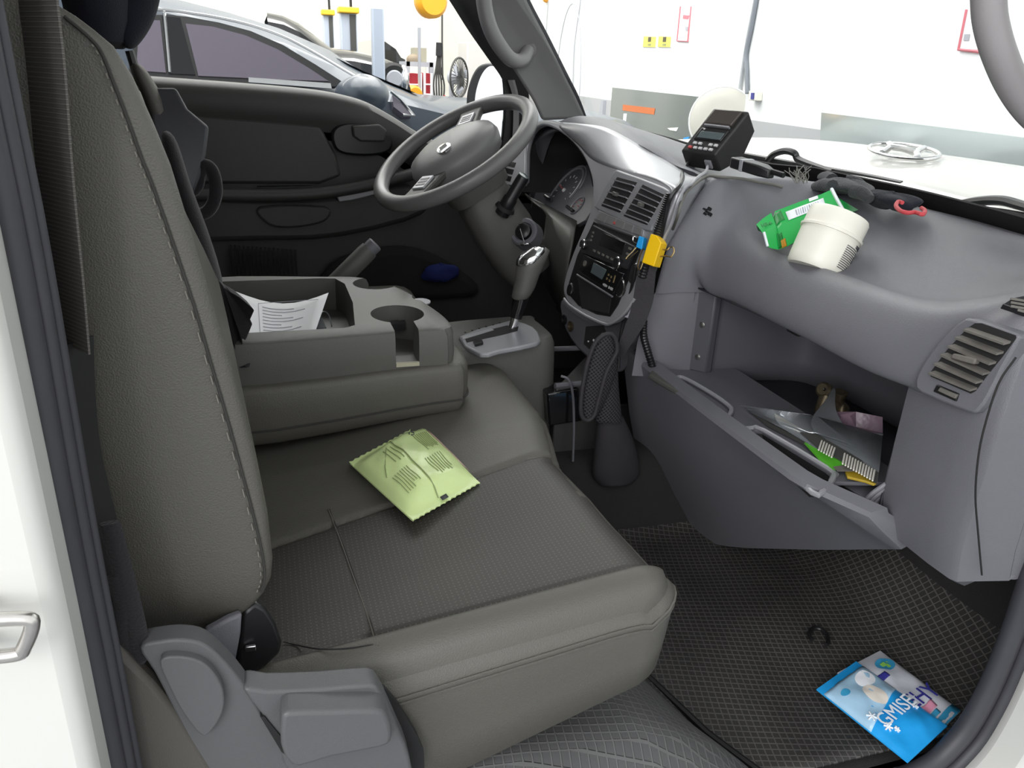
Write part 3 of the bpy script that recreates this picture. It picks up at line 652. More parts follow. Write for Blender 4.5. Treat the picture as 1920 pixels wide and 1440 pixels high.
cutter(circ(c2, .043, .046), .432, .55, .93)
sl_ = [at(718, 600, z=TZ), at(770, 596, z=TZ), at(773, 660, z=TZ), at(718, 666, z=TZ)]
cz.append(MB().bx((c1.x-.019, -.26, .428), (c1.x+.019, c1.y, .55)).build('cutter', M['black']))
cutter(circ(at(790, 557, z=TZ), .017, .021, 16), .476, .55)
boolean(tr, cz)
mr = MB()
for dx, dy, z in ((-.012, .030, .452), (.012, .034, .454), (.0, .030, .456)): mr.obox((c1.x+dx, c1.y+dy, z), (.007, .001, 0), (0, .004, .002), (0, 0, .006))
mr.build('rough_edge', M['blackm'], ct)
MB().bx((c1.x-.0185, -.206, .428), (c1.x+.0185, -.200, .434)).build('slot_sill', mat('bare_board', (.42, .40, .30), .8), ct)
MB().prism([V((p.x, p.y, .4765)) for p in circ(at(790, 557, z=TZ), .0165, .020, 16)], (0, 0, .002)).build('coin_well', M['vent_grey'], ct)
# litter in the far cup holder
MB().obox(c2+V((0, -.005, -.040)), (.016, .004, .002), (-.003, .006, 0), (0, 0, .001)).build('litter', M['dust'], ct)
# document in the tray
pr_ = [at(440, 546, z=.480), at(616, 549, z=.478), at(590, 625, z=.455), at(455, 645, z=.452)]
pg = []
for i in range(9):
    t = i/8; a = lerp(pr_[0], pr_[1], t); b = lerp(pr_[3], pr_[2], t)
    sag = -.022*math.sin(math.pi*min(1, t*1.0))
    pg.append([lerp(a, b, s)+V((0, 0, sag*(1-s*.2))) for s in [k/6 for k in range(7)]])
pt = thing('document', at(540, 590, z=.46), 'curled white printed paper sheet lying in the console tray', 'paper')
MB().grid(pg).build('sheet', M['paper'], pt, solid=.0006)
pl_ = MB()
def onp(u, v):
    i = min(7, int(u*8)); f = u*8-i; j = min(5, int(v*6)); g = v*6-j
    a = lerp(pg[i][j], pg[i+1][j], f); b = lerp(pg[i][j+1], pg[i+1][j+1], f); return lerp(a, b, g)+V((0, 0, .0009))
for k in range(11):
    v = .16+k*.07
    pl_.tube([onp(.28+t*.5*(.7+.3*math.sin(k*2.1)), v) for t in (0, .25, .5, .75, 1)], .0006, 4)
pl_.tube([onp(.24, .1), onp(.9, .1)], .0005, 4); pl_.tube([onp(.24, .1), onp(.24, .7)], .0005, 4)
pl_.build('print', M['print'], pt)
cl = MB().tube(ats([(590, 615), (604, 585), (616, 590), (622, 612)], z=.452), .0012, 6, sm=4)
cl.prism(ats([(585, 618), (600, 588), (612, 616)], z=.449), (0, 0, .001))
o = cl.build('plastic_wrapper', M['film'], bevel=0); tag(o, 'crumpled clear wrapper beside the paper in the tray', 'wrapper')
# handbrake
hb = thing('handbrake', at(640, 525, y=.24), 'dark grey handbrake lever rising behind the tray', 'handbrake')
a = at(600, 560, y=.24); b = at(693, 468, y=.24); d = (b-a).normalized()
MB().tube([a, lerp(a, b, .3), lerp(a, b, .9), b], [.013, .020, .0205, .019], 14).build('grip', M['plastic_warm'], hb)
MB().tube([b-d*.004, b+d*.002, b+d*.016, b+d*.018], [.015, .0165, .0165, .013], 14).build('release_button', M['plastic'], hb)
# ================================================================== DASHBOARD
db = thing('dashboard', (.85, 0, .3), 'grey dashboard across the cab with silver centre bezel and open glove box', 'dashboard')
BZ = Plane((.655, 0, .62), (-1, 0, .2))
stn = [
 (.70, [(.70, .52), (.69, .66), (.69, .69), (.71, .715), (.78, .735), (.86, .735), (.90, .73), (.91, .66)]),
 (.60, [(0.710, 0.713), (0.696, 0.717), (.69, .725), (.71, .748), (.80, .755), (.87, .752), (.92, .735), (.93, .66)]),
 (.50, [(0.720, 0.740), (0.706, 0.744), (.7, .752), (.725, .773), (.79, .773), (.88, .755), (.97, .725), (.98, .66)]),
 (.40, [(0.720, 0.752), (0.706, 0.756), (.7, .764), (.73, .779), (.79, .772), (.88, .745), (1.0, .715), (1.01, .65)]),
 (.29, [(0.726, 0.752), (0.712, 0.756), (.706, .764), (.74, .774), (.80, .757), (.88, .728), (1.04, .70), (1.05, .64)]),
 (.20, [(0.726, 0.750), (0.712, 0.754), (.706, .762), (.735, .766), (.79, .742), (.87, .712), (1.05, .692), (1.06, .64)]),
 (.10, [(.74, .60), (.722, .730), (.716, .745), (.748, .744), (.79, .712), (.85, .690), (1.07, .685), (1.08, .63)]),
 (.02, [(.765, .58), (.755, .702), (.751, .717), (.772, .716), (.81, .700), (.87, .690), (1.08, .684), (1.09, .62)]),
 (-.065, [(.78, .56), (.770, .685), (.767, .701), (.786, .703), (.82, .702), (.88, .701), (1.08, .685), (1.10, .62)]),
 (-.086, [(.685, .50), (.703, .590), (.736, .650), (.770, .702), (.82, .706), (.90, .705), (1.08, .685), (1.10, .62)]),
 (-.105, [(.733, .50), (.735, .575), (.752, .642), (.784, .695), (.84, .703), (.93, .705), (1.08, .685), (1.10, .62)]),
 (-.14, [(.785, .505), (.757, .514), (.757, .545), (.773, .595), (.798, .632), (.84, .660), (.95, .692), (1.08, .685), (1.11, .62)]),
 (-.22, [(.792, .507), (.763, .515), (.764, .545), (.785, .588), (.810, .609), (.850, .612), (.97, .668), (1.06, .686), (1.10, .62)]),
 (-.30, [(.792, .507), (.764, .515), (.765, .545), (.787, .588), (.811, .607), (.848, .605), (.97, .655), (1.05, .686), (1.10, .62)]),
 (-.42, [(.794, .507), (.764, .515), (.765, .548), (.788, .592), (.812, .609), (.848, .605), (.96, .642), (1.04, .686), (1.08, .62)]),
 (-.57, [(.795, .507), (.764, .515), (.766, .555), (.788, .600), (.812, .614), (.850, .612), (.95, .648), (1.00, .688), (1.04, .62)]),
 (-.65, [(.795, .50), (.778, .53), (.778, .57), (.795, .618), (.825, .635), (.87, .646), (.95, .680), (1.0, .695), (1.04, .62)]),
 (-.71, [(.80, .50), (.788, .57), (.803, .630), (.84, .655), (.89, .672), (.93, .686), (.96, .695), (1.0, .62)]),
 (-.755, [(.83, .50), (.822, .57), (.832, .622), (.86, .645), (.89, .660), (.92, .674), (.94, .684), (.97, .62)])]
rws = []
cols = []
for y, pr in stn:
    if len(pr) == 8: pr = pr[:4]+[((pr[3][0]+pr[4][0])/2, (pr[3][1]+pr[4][1])/2)]+pr[4:]
    cols.append(cr([V((x, y, z)) for x, z in pr], 5))
nc_ = len(cols[0]); lines = [cr([c[j] for c in cols], 5) for j in range(nc_)]
nr = len(lines[0]); drv = 25   # rows belonging to the driver's half
# driver half from row 0.., passenger half after the centre panel
MB().grid([[lines[j][i] for j in range(nc_)] for i in range(nr)]).build('dash_top', M['plastic'], db, ang=70)
# solid inside of the dash (dark)
co = MB(); co.bx((.74, -.08, .30), (1.08, .19, .62)); co.bx((.80, .2, .22), (1.05, .72, .52))
co.build('dash_core', M['carpet'], db)
# face of the column between centre stack and glove box
lf = [(-.088, .69, .50), (-.088, .676, .455), (-.088, .668, .40), (-.088, .665, .34)]
jm = MB().loft([[V((x0, y0, z)) for x0, y0 in ((.686-dx, -.084), (.704-dx, -.090), (.733-dx*.6, -.100), (.760-dx*.2, -.113), (.79, -.118), (.80, -.08), (.70, -.078))] for z, dx in ((.53, -.012), (.505, -.004), (.48, .007), (.45, .016), (.40, .026), (.33, .03))])
jm.build('centre_side_panel', M['plastic'], db, ang=60)
# glove box: recess shell
path = cr([V((.755, -.108, 0)), V((.78, -.113, 0)), V((.88, -.122, 0)), V((.98, -.14, 0)), V((1.015, -.19, 0)), V((1.03, -.3, 0)), V((1.03, -.5, 0)), V((1.01, -.57, 0)), V((.95, -.595, 0)), V((.80, -.60, 0))], 4)
gr_ = MB().grid([[V((p.x, p.y, z)) for p in path] for z in (.315, .36, .42, .47, .512)])
gr_.add([V((p.x, p.y, .318)) for p in path], [tuple(range(len(path)))]); gr_.add([V((p.x, p.y, .512)) for p in path], [tuple(range(len(path)))])
gr_.build('glove_box_recess', mat('recess_plastic', (.105, .105, .118), .5, bump=.2, bscale=900), db, solid=.003, off=1, rec=False)
# rim strip at the left end of the opening with two screws
MB().loft([[V((.757, -.1085, z)), V((.80, -.118, z)), V((.800, -.134, z)), V((.785, -.136, z))] for z in (.345, .42, .505)]).build('opening_edge', mat('edge_plastic', (.075, .075, .085), .5), db, bevel=.003)
for z in (.44, .375): MB().lathe([(.006, 0), (.006, .002), (.003, .003)], (.772, -.123, z), (-.8, -.5, 0), 12).build('screw', M['chrome_worn'], db)
MB().obox((.80, -.36, .506), (.012, 0, 0), (0, .016, 0), (0, 0, .008)).build('latch_catch', M['black'], db, bevel=.003)
# right-hand column with round corner
secs = []
for z, dx, dy in ((.283, .025, .0), (.292, .010, .0), (.34, .0, .002), (.42, -.004, .004), (.50, -.004, .006), (.56, .0, .004), (.60, .010, -.002)):
    secs.append([V((x+dx, y-dy*(1 if y < -.7 else 0), z)) for x, y in ((1.03, -.60), (.802, -.600), (.797, -.604), (.790, -.640), (.787, -.70), (.788, -.734), (.793, -.742), (.830, -.750), (.862, -.757), (.866, -.755), (.872, -.757), (.93, -.757), (1.03, -.75))])
secs[0] = [V((p.x+.05*(p.y > -.65), p.y, p.z+.04*(p.y > -.65)+.02*(p.x > .84))) for p in secs[0]]
MB().loft(secs).build('end_column', M['plastic'], db, ang=38)
MB().tube([at(px, py, y=-.7575) for px, py in [(1841, 1078), (1834, 1000), (1829, 930), (1834, 860), (1846, 800), (1872, 720), (1905, 670)]], .0012, 6, sm=4).build('end_seam', M['blackm'], db)
# vents of the right end
VP = Plane((.775, -.66, .57), (-1, -.10, .10))
ve = plate('side_vent', M['plastic'], db, VP, [(1822, 598), (1905, 625), (1908, 640), (1880, 690), (1855, 740), (1832, 772), (1810, 771), (1727, 737), (1716, 722), (1720, 700), (1745, 660), (1782, 618), (1805, 600)], -.02, .006, bevel=.003, sm=2)
plate('vent_cavity', M['blackm'], ve, VP, [(1828, 606), (1840, 606), (1904, 629), (1905, 634), (1880, 668), (1850, 705), (1829, 733), (1820, 738), (1745, 706), (1743, 700), (1775, 657), (1812, 617)], .004, .0068, bevel=0)
slm = MB()
La = [(1815, 616), (1799, 631), (1785, 647), (1771, 663), (1759, 680), (1749, 697)]; Ra = [(1893, 643), (1880, 662), (1866, 681), (1854, 700), (1841, 716), (1830, 730)]
for i, (l, r) in enumerate(zip(La, Ra)):
    a = VP.q(*l, .009); b = VP.q(*r, .009); slm.obox((a+b)/2, (b-a)/2*.97, V((.0075, 0, .0012)), V((-.0002, 0, .0013)))
slm.build('louvre', M['slat'], ve)
plate('louvre_tab', M['slat'], ve, VP, [(1786, 662), (1830, 672), (1826, 684), (1780, 672)], .008, .018, bevel=.002)
plate('vent_wheel', M['black'], ve, VP, [(1756, 721), (1797, 738), (1792, 753), (1749, 734)], .004, .0085, bevel=.001)
plate('wheel_ridge', M['slat'], ve, VP, [(1762, 726), (1794, 740), (1790, 748), (1757, 733)], .006, .011, bevel=.001)
V2 = Plane((.86, -.73, .655), (-.35, -.5, .8))
dv = plate('demist_vent', M['black'], db, V2, [(1880, 570), (1900, 558), (1930, 552), (1930, 588), (1905, 578)], -.005, .004, bevel=.001)
sm2 = MB()
for y0 in (560, 567, 574, 581): sm2.tube([V2.q(1895 if y0 < 575 else 1908, y0, .005), V2.q(1930, y0+6, .005)], .0016, 6)
sm2.build('louvre', M['slat'], dv)
# glove box lid, hanging open
A0, A1 = V((.672, .0, .352)), V((.678, -.600, .352))
Bp = cr([V((.748, .005, .055)), at(1255, 975, y=-.06), at(1340, 1020, y=-.215), at(1500, 1030, y=-.43), at(1640, 1030, y=-.59), at(1690, 1030, y=-.645)], 5)
nb = len(Bp)
Ap = []
for i in range(nb):
    t = i/(nb-1); s = t
    p = lerp(A0, A1, s); p = p+V((-.004*math.sin(math.pi*s), 0, 0))
    if s > .93: p = p+V((.04*((s-.93)/.07)**2, 0, -.012*((s-.93)/.07)**2))
    Ap.append(p)
Ap[-1] = V((.755, -.628, .325))
sec = []
for a, b in zip(Ap, Bp):
    md = lerp(a, b, .5)+V((-.006, 0, .004))
    sec.append([a, a+V((.003, 0, .007)), a+V((.028, 0, .011)), a+V((.033, 0, .002)), lerp(a, b, .5)+V((.034, 0, .01)), b+V((.03, .0, .012)), b, md])
ld = MB().loft(sec).build('glove_box_lid', M['plastic'], db, ang=35)
LP = Plane((.75, -.3, .343), (0, 0, 1), (1, 0, 0))
li = [p+V((.020, 0, 0)) for p in Ap[:-2]]
outer = [V((p.x, p.y, .343)) for p in li]+[V((.86, -.592, .343)), V((.86, -.13, .343)), V((.74, -.02, .343))]
hole = [at(px, py, z=.343) for px, py in [(1400, 815), (1412, 809), (1430, 812), (1548, 884), (1557, 892), (1552, 903), (1536, 918), (1526, 918), (1470, 868)]]
from_curve('lid_floor', [outer, hole], LP, .006, .001, M['plastic'], ld)
hr_ = [at(px, py, z=.349) for px, py in [(1394, 812), (1410, 803), (1434, 808), (1555, 880), (1563, 892), (1556, 907), (1540, 924), (1524, 924), (1466, 872)]]
MB().tube(hr_, .0042, 8, closed=True, sm=2).build('well_rim', M['vent_grey'], ld)
wl_ = MB().loft([[V((p.x*.9+c_.x*.1, p.y*.9+c_.y*.1, .326)) for p in hole] if k else [V((p.x, p.y, .340)) for p in hole] for k in (0, 1) for c_ in [sum(hole, V())/len(hole)]], caps=False)
wl_.add([V((p.x*.9+(sum(hole, V())/len(hole)).x*.1, p.y*.9+(sum(hole, V())/len(hole)).y*.1, .326)) for p in hole], [tuple(range(len(hole)))])
wl_.build('well', M['blackm'], ld, rec=False)
hk = [at(px, py, z=.352) for px, py in [(1262, 712), (1280, 708), (1330, 735), (1366, 760), (1371, 772), (1362, 783)]]
MB().tube(hk, .004, 8, sm=4).build('lid_hook', M['vent_grey'], ld)
MB().prism([at(px, py, z=.348) for px, py in [(1225, 700), (1262, 722), (1345, 770), (1350, 782), (1330, 778), (1215, 710)]], (0, 0, .010)).build('lid_damper', M['plastic_warm'], ld, bevel=.003)
ar = MB()
for k in range(4):
    L = [at(1590+k*7+0, 978+k*6, y=-.56), at(1612+k*7, 950+k*4, y=-.575), at(1636+k*6, 925+k*5, y=-.588), at(1662, 907+k*9, y=-.60)]
    ar.tube(L, .0034, 8, sm=4)
ar.build('lid_arm', M['vent_grey'], ld)
# ------------------------------------------------------------------ silver bezel and what it holds
bz = [(936, 344), (940, 318), (950, 288), (962, 262), (980, 243), (1000, 230), (1022, 224), (1052, 230), (1085, 246), (1120, 290), (1150, 312), (1210, 325), (1258, 345), (1268, 362), (1256, 395), (1240, 430), (1222, 476), (1206, 516), (1188, 562), (1164, 592), (1140, 606), (1110, 598), (1080, 582), (1060, 560), (1056, 540), (1062, 510), (1076, 470), (1094, 428), (1108, 390), (1111, 350), (1104, 318), (1090, 288), (1068, 262), (1042, 243), (1018, 235), (1000, 244), (990, 262), (985, 285), (984, 315), (978, 348)]
bo = cr(BZ.qs(bz, .012), 3, True)
bez = MB().prism(bo, BZ.n*-.016).build('silver_bezel', M['silver'], db, bevel=.005, seg=3, ang=60)
def bzp(px, py, h=.013): return BZ.q(px, py, h)
Uc = [bzp(1052, 229), at(1090, 232, y=.29), at(1139, 240, y=.20), at(1200, 272, y=.10), at(1264, 309, y=.02), at(1293, 328, y=-.03), at(1322, 338, y=-.075), at(1300, 380, y=-.083), at(1275, 425, y=-.083), at(1250, 468, y=-.083), at(1228, 515, y=-.083)]
Lc = [bzp(1060, 250), bzp(1084, 272), bzp(1112, 300), bzp(1158, 318), bzp(1214, 330), bzp(1248, 344), bzp(1262, 362), bzp(1252, 398), bzp(1238, 432), bzp(1222, 474), bzp(1206, 514)]
Uc = cr(Uc, 5); Lc = cr(Lc, 5)
MB().grid([[lerp(l, u, t)+BZ.n*(.010*math.sin(math.pi*t)*(1 if i < 32 else .3)) for i, (l, u) in enumerate(zip(Lc, Uc))] for t in [k/8 for k in range(9)]]).build('bezel_shoulder', M['silver'], db, ang=80, solid=.003, off=-1)
plate('tweeter_ring', M['vent_grey'], bez, BZ, [(965+13*math.cos(a)*.9, 276+16*math.sin(a)) for a in [2*math.pi*k/16 for k in range(16)]], .011, .0135, bevel=.001)
plate('tweeter_face', M['silver'], bez, BZ, [(965+10*math.cos(a)*.9, 276+13*math.sin(a)) for a in [2*math.pi*k/16 for k in range(16)]], .012, .0142, bevel=.001)
for k in range(3): plate('vent_slot', M['black'], bez, BZ, [(950.5-k*4, 301+k*13), (967-k*4, 305+k*13), (964-k*4, 314+k*13), (947-k*4, 310+k*13)], .0115, .013, bevel=0)
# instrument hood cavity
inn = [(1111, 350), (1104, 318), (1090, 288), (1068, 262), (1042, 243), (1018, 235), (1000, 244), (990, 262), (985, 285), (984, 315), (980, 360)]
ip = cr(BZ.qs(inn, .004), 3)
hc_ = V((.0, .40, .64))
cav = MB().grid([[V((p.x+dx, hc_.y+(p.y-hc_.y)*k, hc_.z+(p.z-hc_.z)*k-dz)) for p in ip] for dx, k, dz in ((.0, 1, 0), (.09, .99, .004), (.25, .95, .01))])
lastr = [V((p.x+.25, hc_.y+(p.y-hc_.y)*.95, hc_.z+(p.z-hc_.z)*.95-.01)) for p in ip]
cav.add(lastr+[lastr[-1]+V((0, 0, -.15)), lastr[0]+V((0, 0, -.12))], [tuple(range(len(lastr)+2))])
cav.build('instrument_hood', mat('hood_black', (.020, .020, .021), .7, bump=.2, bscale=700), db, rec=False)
GP = Plane((.742, .4, .60), (-.80, 0, .60))
cl_ = plate('instrument_cluster', M['gauge'], db, GP, [(986, 370), (1020, 345), (1056, 320), (1080, 313), (1120, 310), (1126, 345), (1110, 395), (1082, 422), (1040, 402)], -.01, 0, bevel=.002, sm=2)
def gring(cx, cy, r, a0, a1, w, mt, nm, h=.001):
    c = GP.q(cx, cy, h); P_ = []
    for k in range(17):
        a = math.radians(a0+(a1-a0)*k/16); P_.append(c+GP.u*r*math.cos(a)+GP.v*r*math.sin(a))
    return MB().tube(P_, w, 6).build(nm, mt, cl_)
gring(1063, 352, .060, 200, -20, .0035, M['gauge2'], 'gauge_arc')
gring(1063, 354, .070, 210, 10, .0025, M['gauge2'], 'gauge_arc')
gring(1082, 385, .024, 0, 360, .0022, M['gauge2'], 'gauge_rim')
tk = MB(); gc = GP.q(1058, 357, .001)
for k in range(11):
    a = math.radians(215-k*24); d = GP.u*math.cos(a)+GP.v*math.sin(a); tk.tube([gc+d*.040, gc+d*.047], .0010, 4)
tk.build('tick_marks', M['white_mark'], cl_)
MB().tube([gc, gc+(GP.q(1049, 347, .002)-gc)], .0014, 5).build('needle', M['red_mark'], cl_)
MB().lathe([(.006, 0), (.005, .004), (.001, .005)], gc, GP.n, 12).build('needle_hub', M['white_mark'], cl_)
tk = MB(); g2c = GP.q(1082, 385, .001)
for k in range(6):
    a = math.radians(200-k*44); d = GP.u*math.cos(a)+GP.v*math.sin(a); tk.tube([g2c+d*.014, g2c+d*.019], .0009, 4)
tk.tube([g2c, g2c+GP.u*.012], .001, 4)
tk.build('small_gauge_marks', M['red_mark'], cl_)
for px, py in ((1028, 371), (1069, 391)):
    a = GP.q(px-6, py-4, .004); b = GP.q(px+6, py+5, .004); MB().tube([a, b], .0042, 8).build('reset_knob', M['black'], cl_)
# lower dash surface under the instruments
lo = [[(984, 362), (1000, 372), (1040, 392), (1082, 414)], [(998, 375), (1014, 384), (1044, 402), (1078, 428)], [(1012, 386), (1026, 400), (1050, 424), (1072, 455)], [(1024, 402), (1036, 425), (1050, 455), (1064, 492)], [(1020, 440), (1030, 470), (1044, 505), (1060, 535)], [(1000, 490), (1015, 520), (1035, 560), (1056, 590)]]
MB().grid([cr([at(px, py, pl=(BZ.o+BZ.n*(h-.01), BZ.n)) for px, py in r], 4) for r, h in zip(lo, (-.035, .0, .014, .012, -.004, -.04))]).build('lower_panel', M['plastic_warm'], db, solid=.004, off=-1, ang=70)
# centre stack: vents
vs = plate('vent_surround', M['vent_grey'], db, BZ, [(1150, 323), (1166, 322), (1242, 350), (1253, 362), (1249, 380), (1222, 424), (1208, 432), (1120, 393), (1116, 384), (1124, 370)], .010, .018, bevel=.004, sm=2)
def vent(poly, n, wheel):
    o = plate('vent_cavity', M['blackm'], vs, BZ, poly, .014, .0186, bevel=0)
    mb = MB(); tl, trr, br, bl_ = [BZ.q(*p, .020) for p in poly]
    for k in range(n):
        t = (k+.6)/(n); a = lerp(tl, bl_, t); b = lerp(trr, br, t); mb.obox((a+b)/2, (b-a)/2*.97, BZ.n*.004+V((0, 0, .001)), V((0, 0, .0011)))
    mb.build('louvre', M['vent_grey'], vs)
    c = (tl+trr+br+bl_)/4; MB().obox(c+BZ.n*.006, BZ.u*.007, BZ.n*.004, BZ.v*.0035).build('louvre_tab', M['plastic_warm'], vs, bevel=.001)
vent([(1157, 332), (1194, 342), (1162, 399), (1127, 386)], 5, 0)
vent([(1205, 346), (1245, 365), (1213, 422), (1169, 405)], 6, 1)
M['switch'] = mat('switch_grey', (.22, .215, .215), .45)
sw = plate('switch_row', M['vent_grey'], db, BZ, [(1123, 393), (1207, 428), (1204, 445), (1112, 412)], .010, .017, bevel=.002)
for k in range(5):
    t0, t1 = k/5+.012, (k+1)/5-.012; a, b, c, d = V((1125, 395.5, 0)), V((1205, 429, 0)), V((1202, 442.5, 0)), V((1115, 411, 0))
    plate('switch', M['switch'], sw, BZ, [lerp(a, b, t0)[:2], lerp(a, b, t1)[:2], lerp(d, c, t1)[:2], lerp(d, c, t0)[:2]], .016, .0185, bevel=.001)
plate('hazard_mark', M['red_mark'], sw, BZ, [(1148, 419), (1152, 414), (1154, 421)], .018, .0190, bevel=0)
# radio and recorder
blk = plate('stack_recess', M['black'], db, BZ, [(1113, 414), (1206, 449), (1200, 470), (1176, 530), (1158, 572), (1143, 594), (1118, 590), (1084, 574), (1066, 553), (1066, 530), (1082, 478)], .009, .0135, bevel=.002, sm=1)
rd = plate('radio', mat('radio_black', (.022, .022, .024), .4), db, BZ, [(1112, 421), (1190, 462), (1173, 505), (1089, 474)], .012, .020, bevel=.002)
plate('radio_display', M['gloss'], rd, BZ, [(1131, 436), (1173, 455), (1165, 478), (1122, 459)], .0195, .021, bevel=.0005)
for px, py, r in ((1098, 459, .010), (1162, 495, .012)):
    c = BZ.q(px, py, .0195); k_ = MB().lathe([(r, 0), (r, .008), (r*.85, .010), (r*.75, .009), (.001, .009)], c, BZ.n, 20).build('radio_knob', M['black'], rd)
    MB().lathe([(r*1.02, 0), (r*1.08, .001), (r*1.02, .002)], c+BZ.n*.006, BZ.n, 20).build('knob_ring', M['chrome'], k_)
for k in range(6): MB().obox(BZ.q(1114+k*8.2, 470+k*3.9, .021), BZ.u*.0045, BZ.v*.0018, BZ.n*.001).build('radio_button', M['slat'], rd)
for k in range(3): MB().obox(BZ.q(1112-k*2, 436+k*7, .021), BZ.u*.003, BZ.v*.0018, BZ.n*.001).build('radio_button', M['slat'], rd)
for k in range(2): MB().obox(BZ.q(1181-k*4, 466+k*10, .021), BZ.u*.005, BZ.v*.002, BZ.n*.001).build('radio_button', M['slat'], rd)
tg = plate('trip_recorder', M['gloss'], db, BZ, [(1094, 476), (1169, 512), (1150, 551), (1082, 508)], .012, .021, bevel=.002)
plate('recorder_display', M['lcd'], tg, BZ, [(1113, 492), (1137, 506), (1128, 524), (1107, 511)], .0205, .0218, bevel=.0003)
for px, py in ((1140, 515), (1145, 519), (1137, 522), (1142, 526)): MB().obox(BZ.q(px, py, .0215), BZ.u*.002, BZ.v*.002, BZ.n*.0006).build('recorder_button', M['wire'], tg)
MB().obox(BZ.q(1151, 523, .0215), BZ.u*.0012, BZ.v*.007, BZ.n*.0006).build('card_slot', M['wire'], tg)
MB().lathe([(.006, 0), (.006, .002), (.001, .002)], BZ.q(1097, 494, .021), BZ.n, 14).build('power_button', M['slat'], tg)
for k in range(9):
    if k != 4: MB().obox(BZ.q(1131+k*2.1, 533+k*1.15, .0216), BZ.u*.0009, BZ.v*(.0026 if k % 3 else .0018), BZ.n*.0003).build('lettering', M['white_mark'], tg)
# lower pocket, knobs at its sides
plate('stack_pocket', M['blackm'], db, BZ, [(1082, 517), (1146, 556), (1141, 588), (1090, 578)], .013, .0142, bevel=.001)
pk = MB(); pk.tube(BZ.qs([(1082, 515), (1148, 556)], .018), .0022, 6); pk.build('pocket_edge', M['plastic'], db)
for px, py, rr in ((1071, 543, .013), (1166, 541, .016), (1192, 507, .012), (1188, 521, .010)):
    c = BZ.q(px, py, .013); k_ = MB().lathe([(rr, 0), (rr, .003), (rr*.86, .005), (.001, .0045)], c, BZ.n, 20).build('heater_knob', M['black'], db)
    MB().lathe([(rr*1.0, 0), (rr*1.1, .0012), (rr*1.0, .0024)], c+BZ.n*.002, BZ.n, 20).build('knob_ring', M['chrome'], k_)
MB().tube(BZ.qs([(1058, 560), (1068, 572), (1095, 590), (1130, 606), (1146, 606), (1170, 588), (1190, 560)], .014), .003, 8, sm=4).build('bezel_lip', M['silver'], db)
# lower console below the stack
LW = Plane((.635, .1, .36), (-1, -.1, .05))
lw = plate('lower_console', M['plastic'], db, LW, [(1050, 560), (1075, 580), (1110, 600), (1140, 608), (1170, 592), (1186, 572), (1190, 600), (1184, 640), (1160, 660), (1140, 700), (1100, 672), (1070, 640), (1052, 600)], -.04, 0, bevel=.008, sm=2)
plate('socket_panel', M['carpet'], lw, LW, [(1098, 612), (1130, 610), (1140, 632), (1110, 660), (1094, 645)], -.002, .002, bevel=.001)
for px, py in ((1059, 600), (1071, 612)):
    MB().lathe([(.011, 0), (.012, .003), (.009, .004), (.008, -.002), (.001, -.002)], LW.q(px, py, .001), LW.n, 16).build('power_socket', M['brass'] if px > 1065 else M['black'], lw)
MB().ell(LW.q(1103, 640, .004), LW.u*.002, LW.v*.002, LW.n*.002, 8).build('socket_light', M['white_mark'], lw)
MB().ell(LW.q(1113, 638, .004), LW.u*.003, LW.v*.003, LW.n*.002, 8).build('socket_light', M['white_mark'], lw)
# ================================================================== STEERING WHEEL
sc_ = at(851, 283, y=.40); sn = V((-.53, -.17, .83)).normalized()
s_up = V((1, 0, 0)); s_up = (s_up-sn*s_up.dot(sn)).normalized(); s_l = sn.cross(s_up)
SWP = Plane(sc_, sn, s_up)
swh = thing('steering_wheel', sc_, 'grey four spoke steering wheel with airbag pad and oval emblem', 'steering wheel')
SG = 1 if s_l.y > 0 else -1
def swp(r, a, h=0): return sc_+s_up*r*math.cos(a)+s_l*r*math.sin(a)+sn*h
MB().tube([swp(.187, 2*math.pi*k/64) for k in range(64)], .0175, 16, closed=True).build('rim', mat('rim_grey', (.15, .148, .145), .34, bump=.12, bscale=800), swh)
hub = MB().loft([[swp(r*(1+.10*math.cos(2*a)), a, h) for a in [2*math.pi*k/32 for k in range(32)]] for r, h in ((.080, -.045), (.096, -.03), (.100, -.005), (.094, .012), (.070, .024), (.038, .029), (.001, .030))]).build('airbag_pad', mat('pad_grey', (.19, .188, .185), .42, bump=.1, bscale=900), swh, ang=60)
for i, a in enumerate((SG*1.02, SG*-2.42)):
    w = .032
    t_ = lambda r: s_up*r*math.cos(a)+s_l*r*math.sin(a)
    tn = -s_up*math.sin(a)+s_l*math.cos(a)
    MB().loft([[sc_+t_(r)+tn*ww+sn*h, sc_+t_(r)-tn*ww+sn*h, sc_+t_(r)-tn*ww*.9+sn*(h-.016), sc_+t_(r)+tn*ww*.9+sn*(h-.016)] for r, ww, h in ((.06, w*1.3, .004), (.10, w, .004), (.15, w*.9, .006), (.187, w*1.05, .008))]).build('spoke', M['plastic_warm'], swh, bevel=.004)
    sp = MB(); sp.obox(sc_+t_(.125)+sn*.007, t_(1)*.022, tn*w*.55, sn*.003); bb = sp.build('spoke_button', M['silver'], swh, bevel=.002)
    s3 = MB()
    for q_ in (-.010, 0, .010): s3.obox(sc_+t_(.125+q_)+sn*.0102, t_(1)*.003, tn*w*.4, sn*.0005)
    s3.build('button_mark', M['black'], bb)
ec = SWP.q(833, 279, .027)
eb = MB().loft([[ec+s_up*r*.72*math.cos(a)+s_l*r*math.sin(a)+sn*h for a in [2*math.pi*k/24 for k in range(24)]] for r, h in ((.023, 0), (.023, .003), (.019, .0045), (.001, .0045))]).build('emblem', M['chrome'], swh)
em = MB()
for q_ in (-.007, .0, .007): em.obox(ec+s_l*q_+sn*.005, s_up*.009+s_l*.003, s_l*.0017, sn*.0006)
em.build('emblem_mark', M['black'], eb)
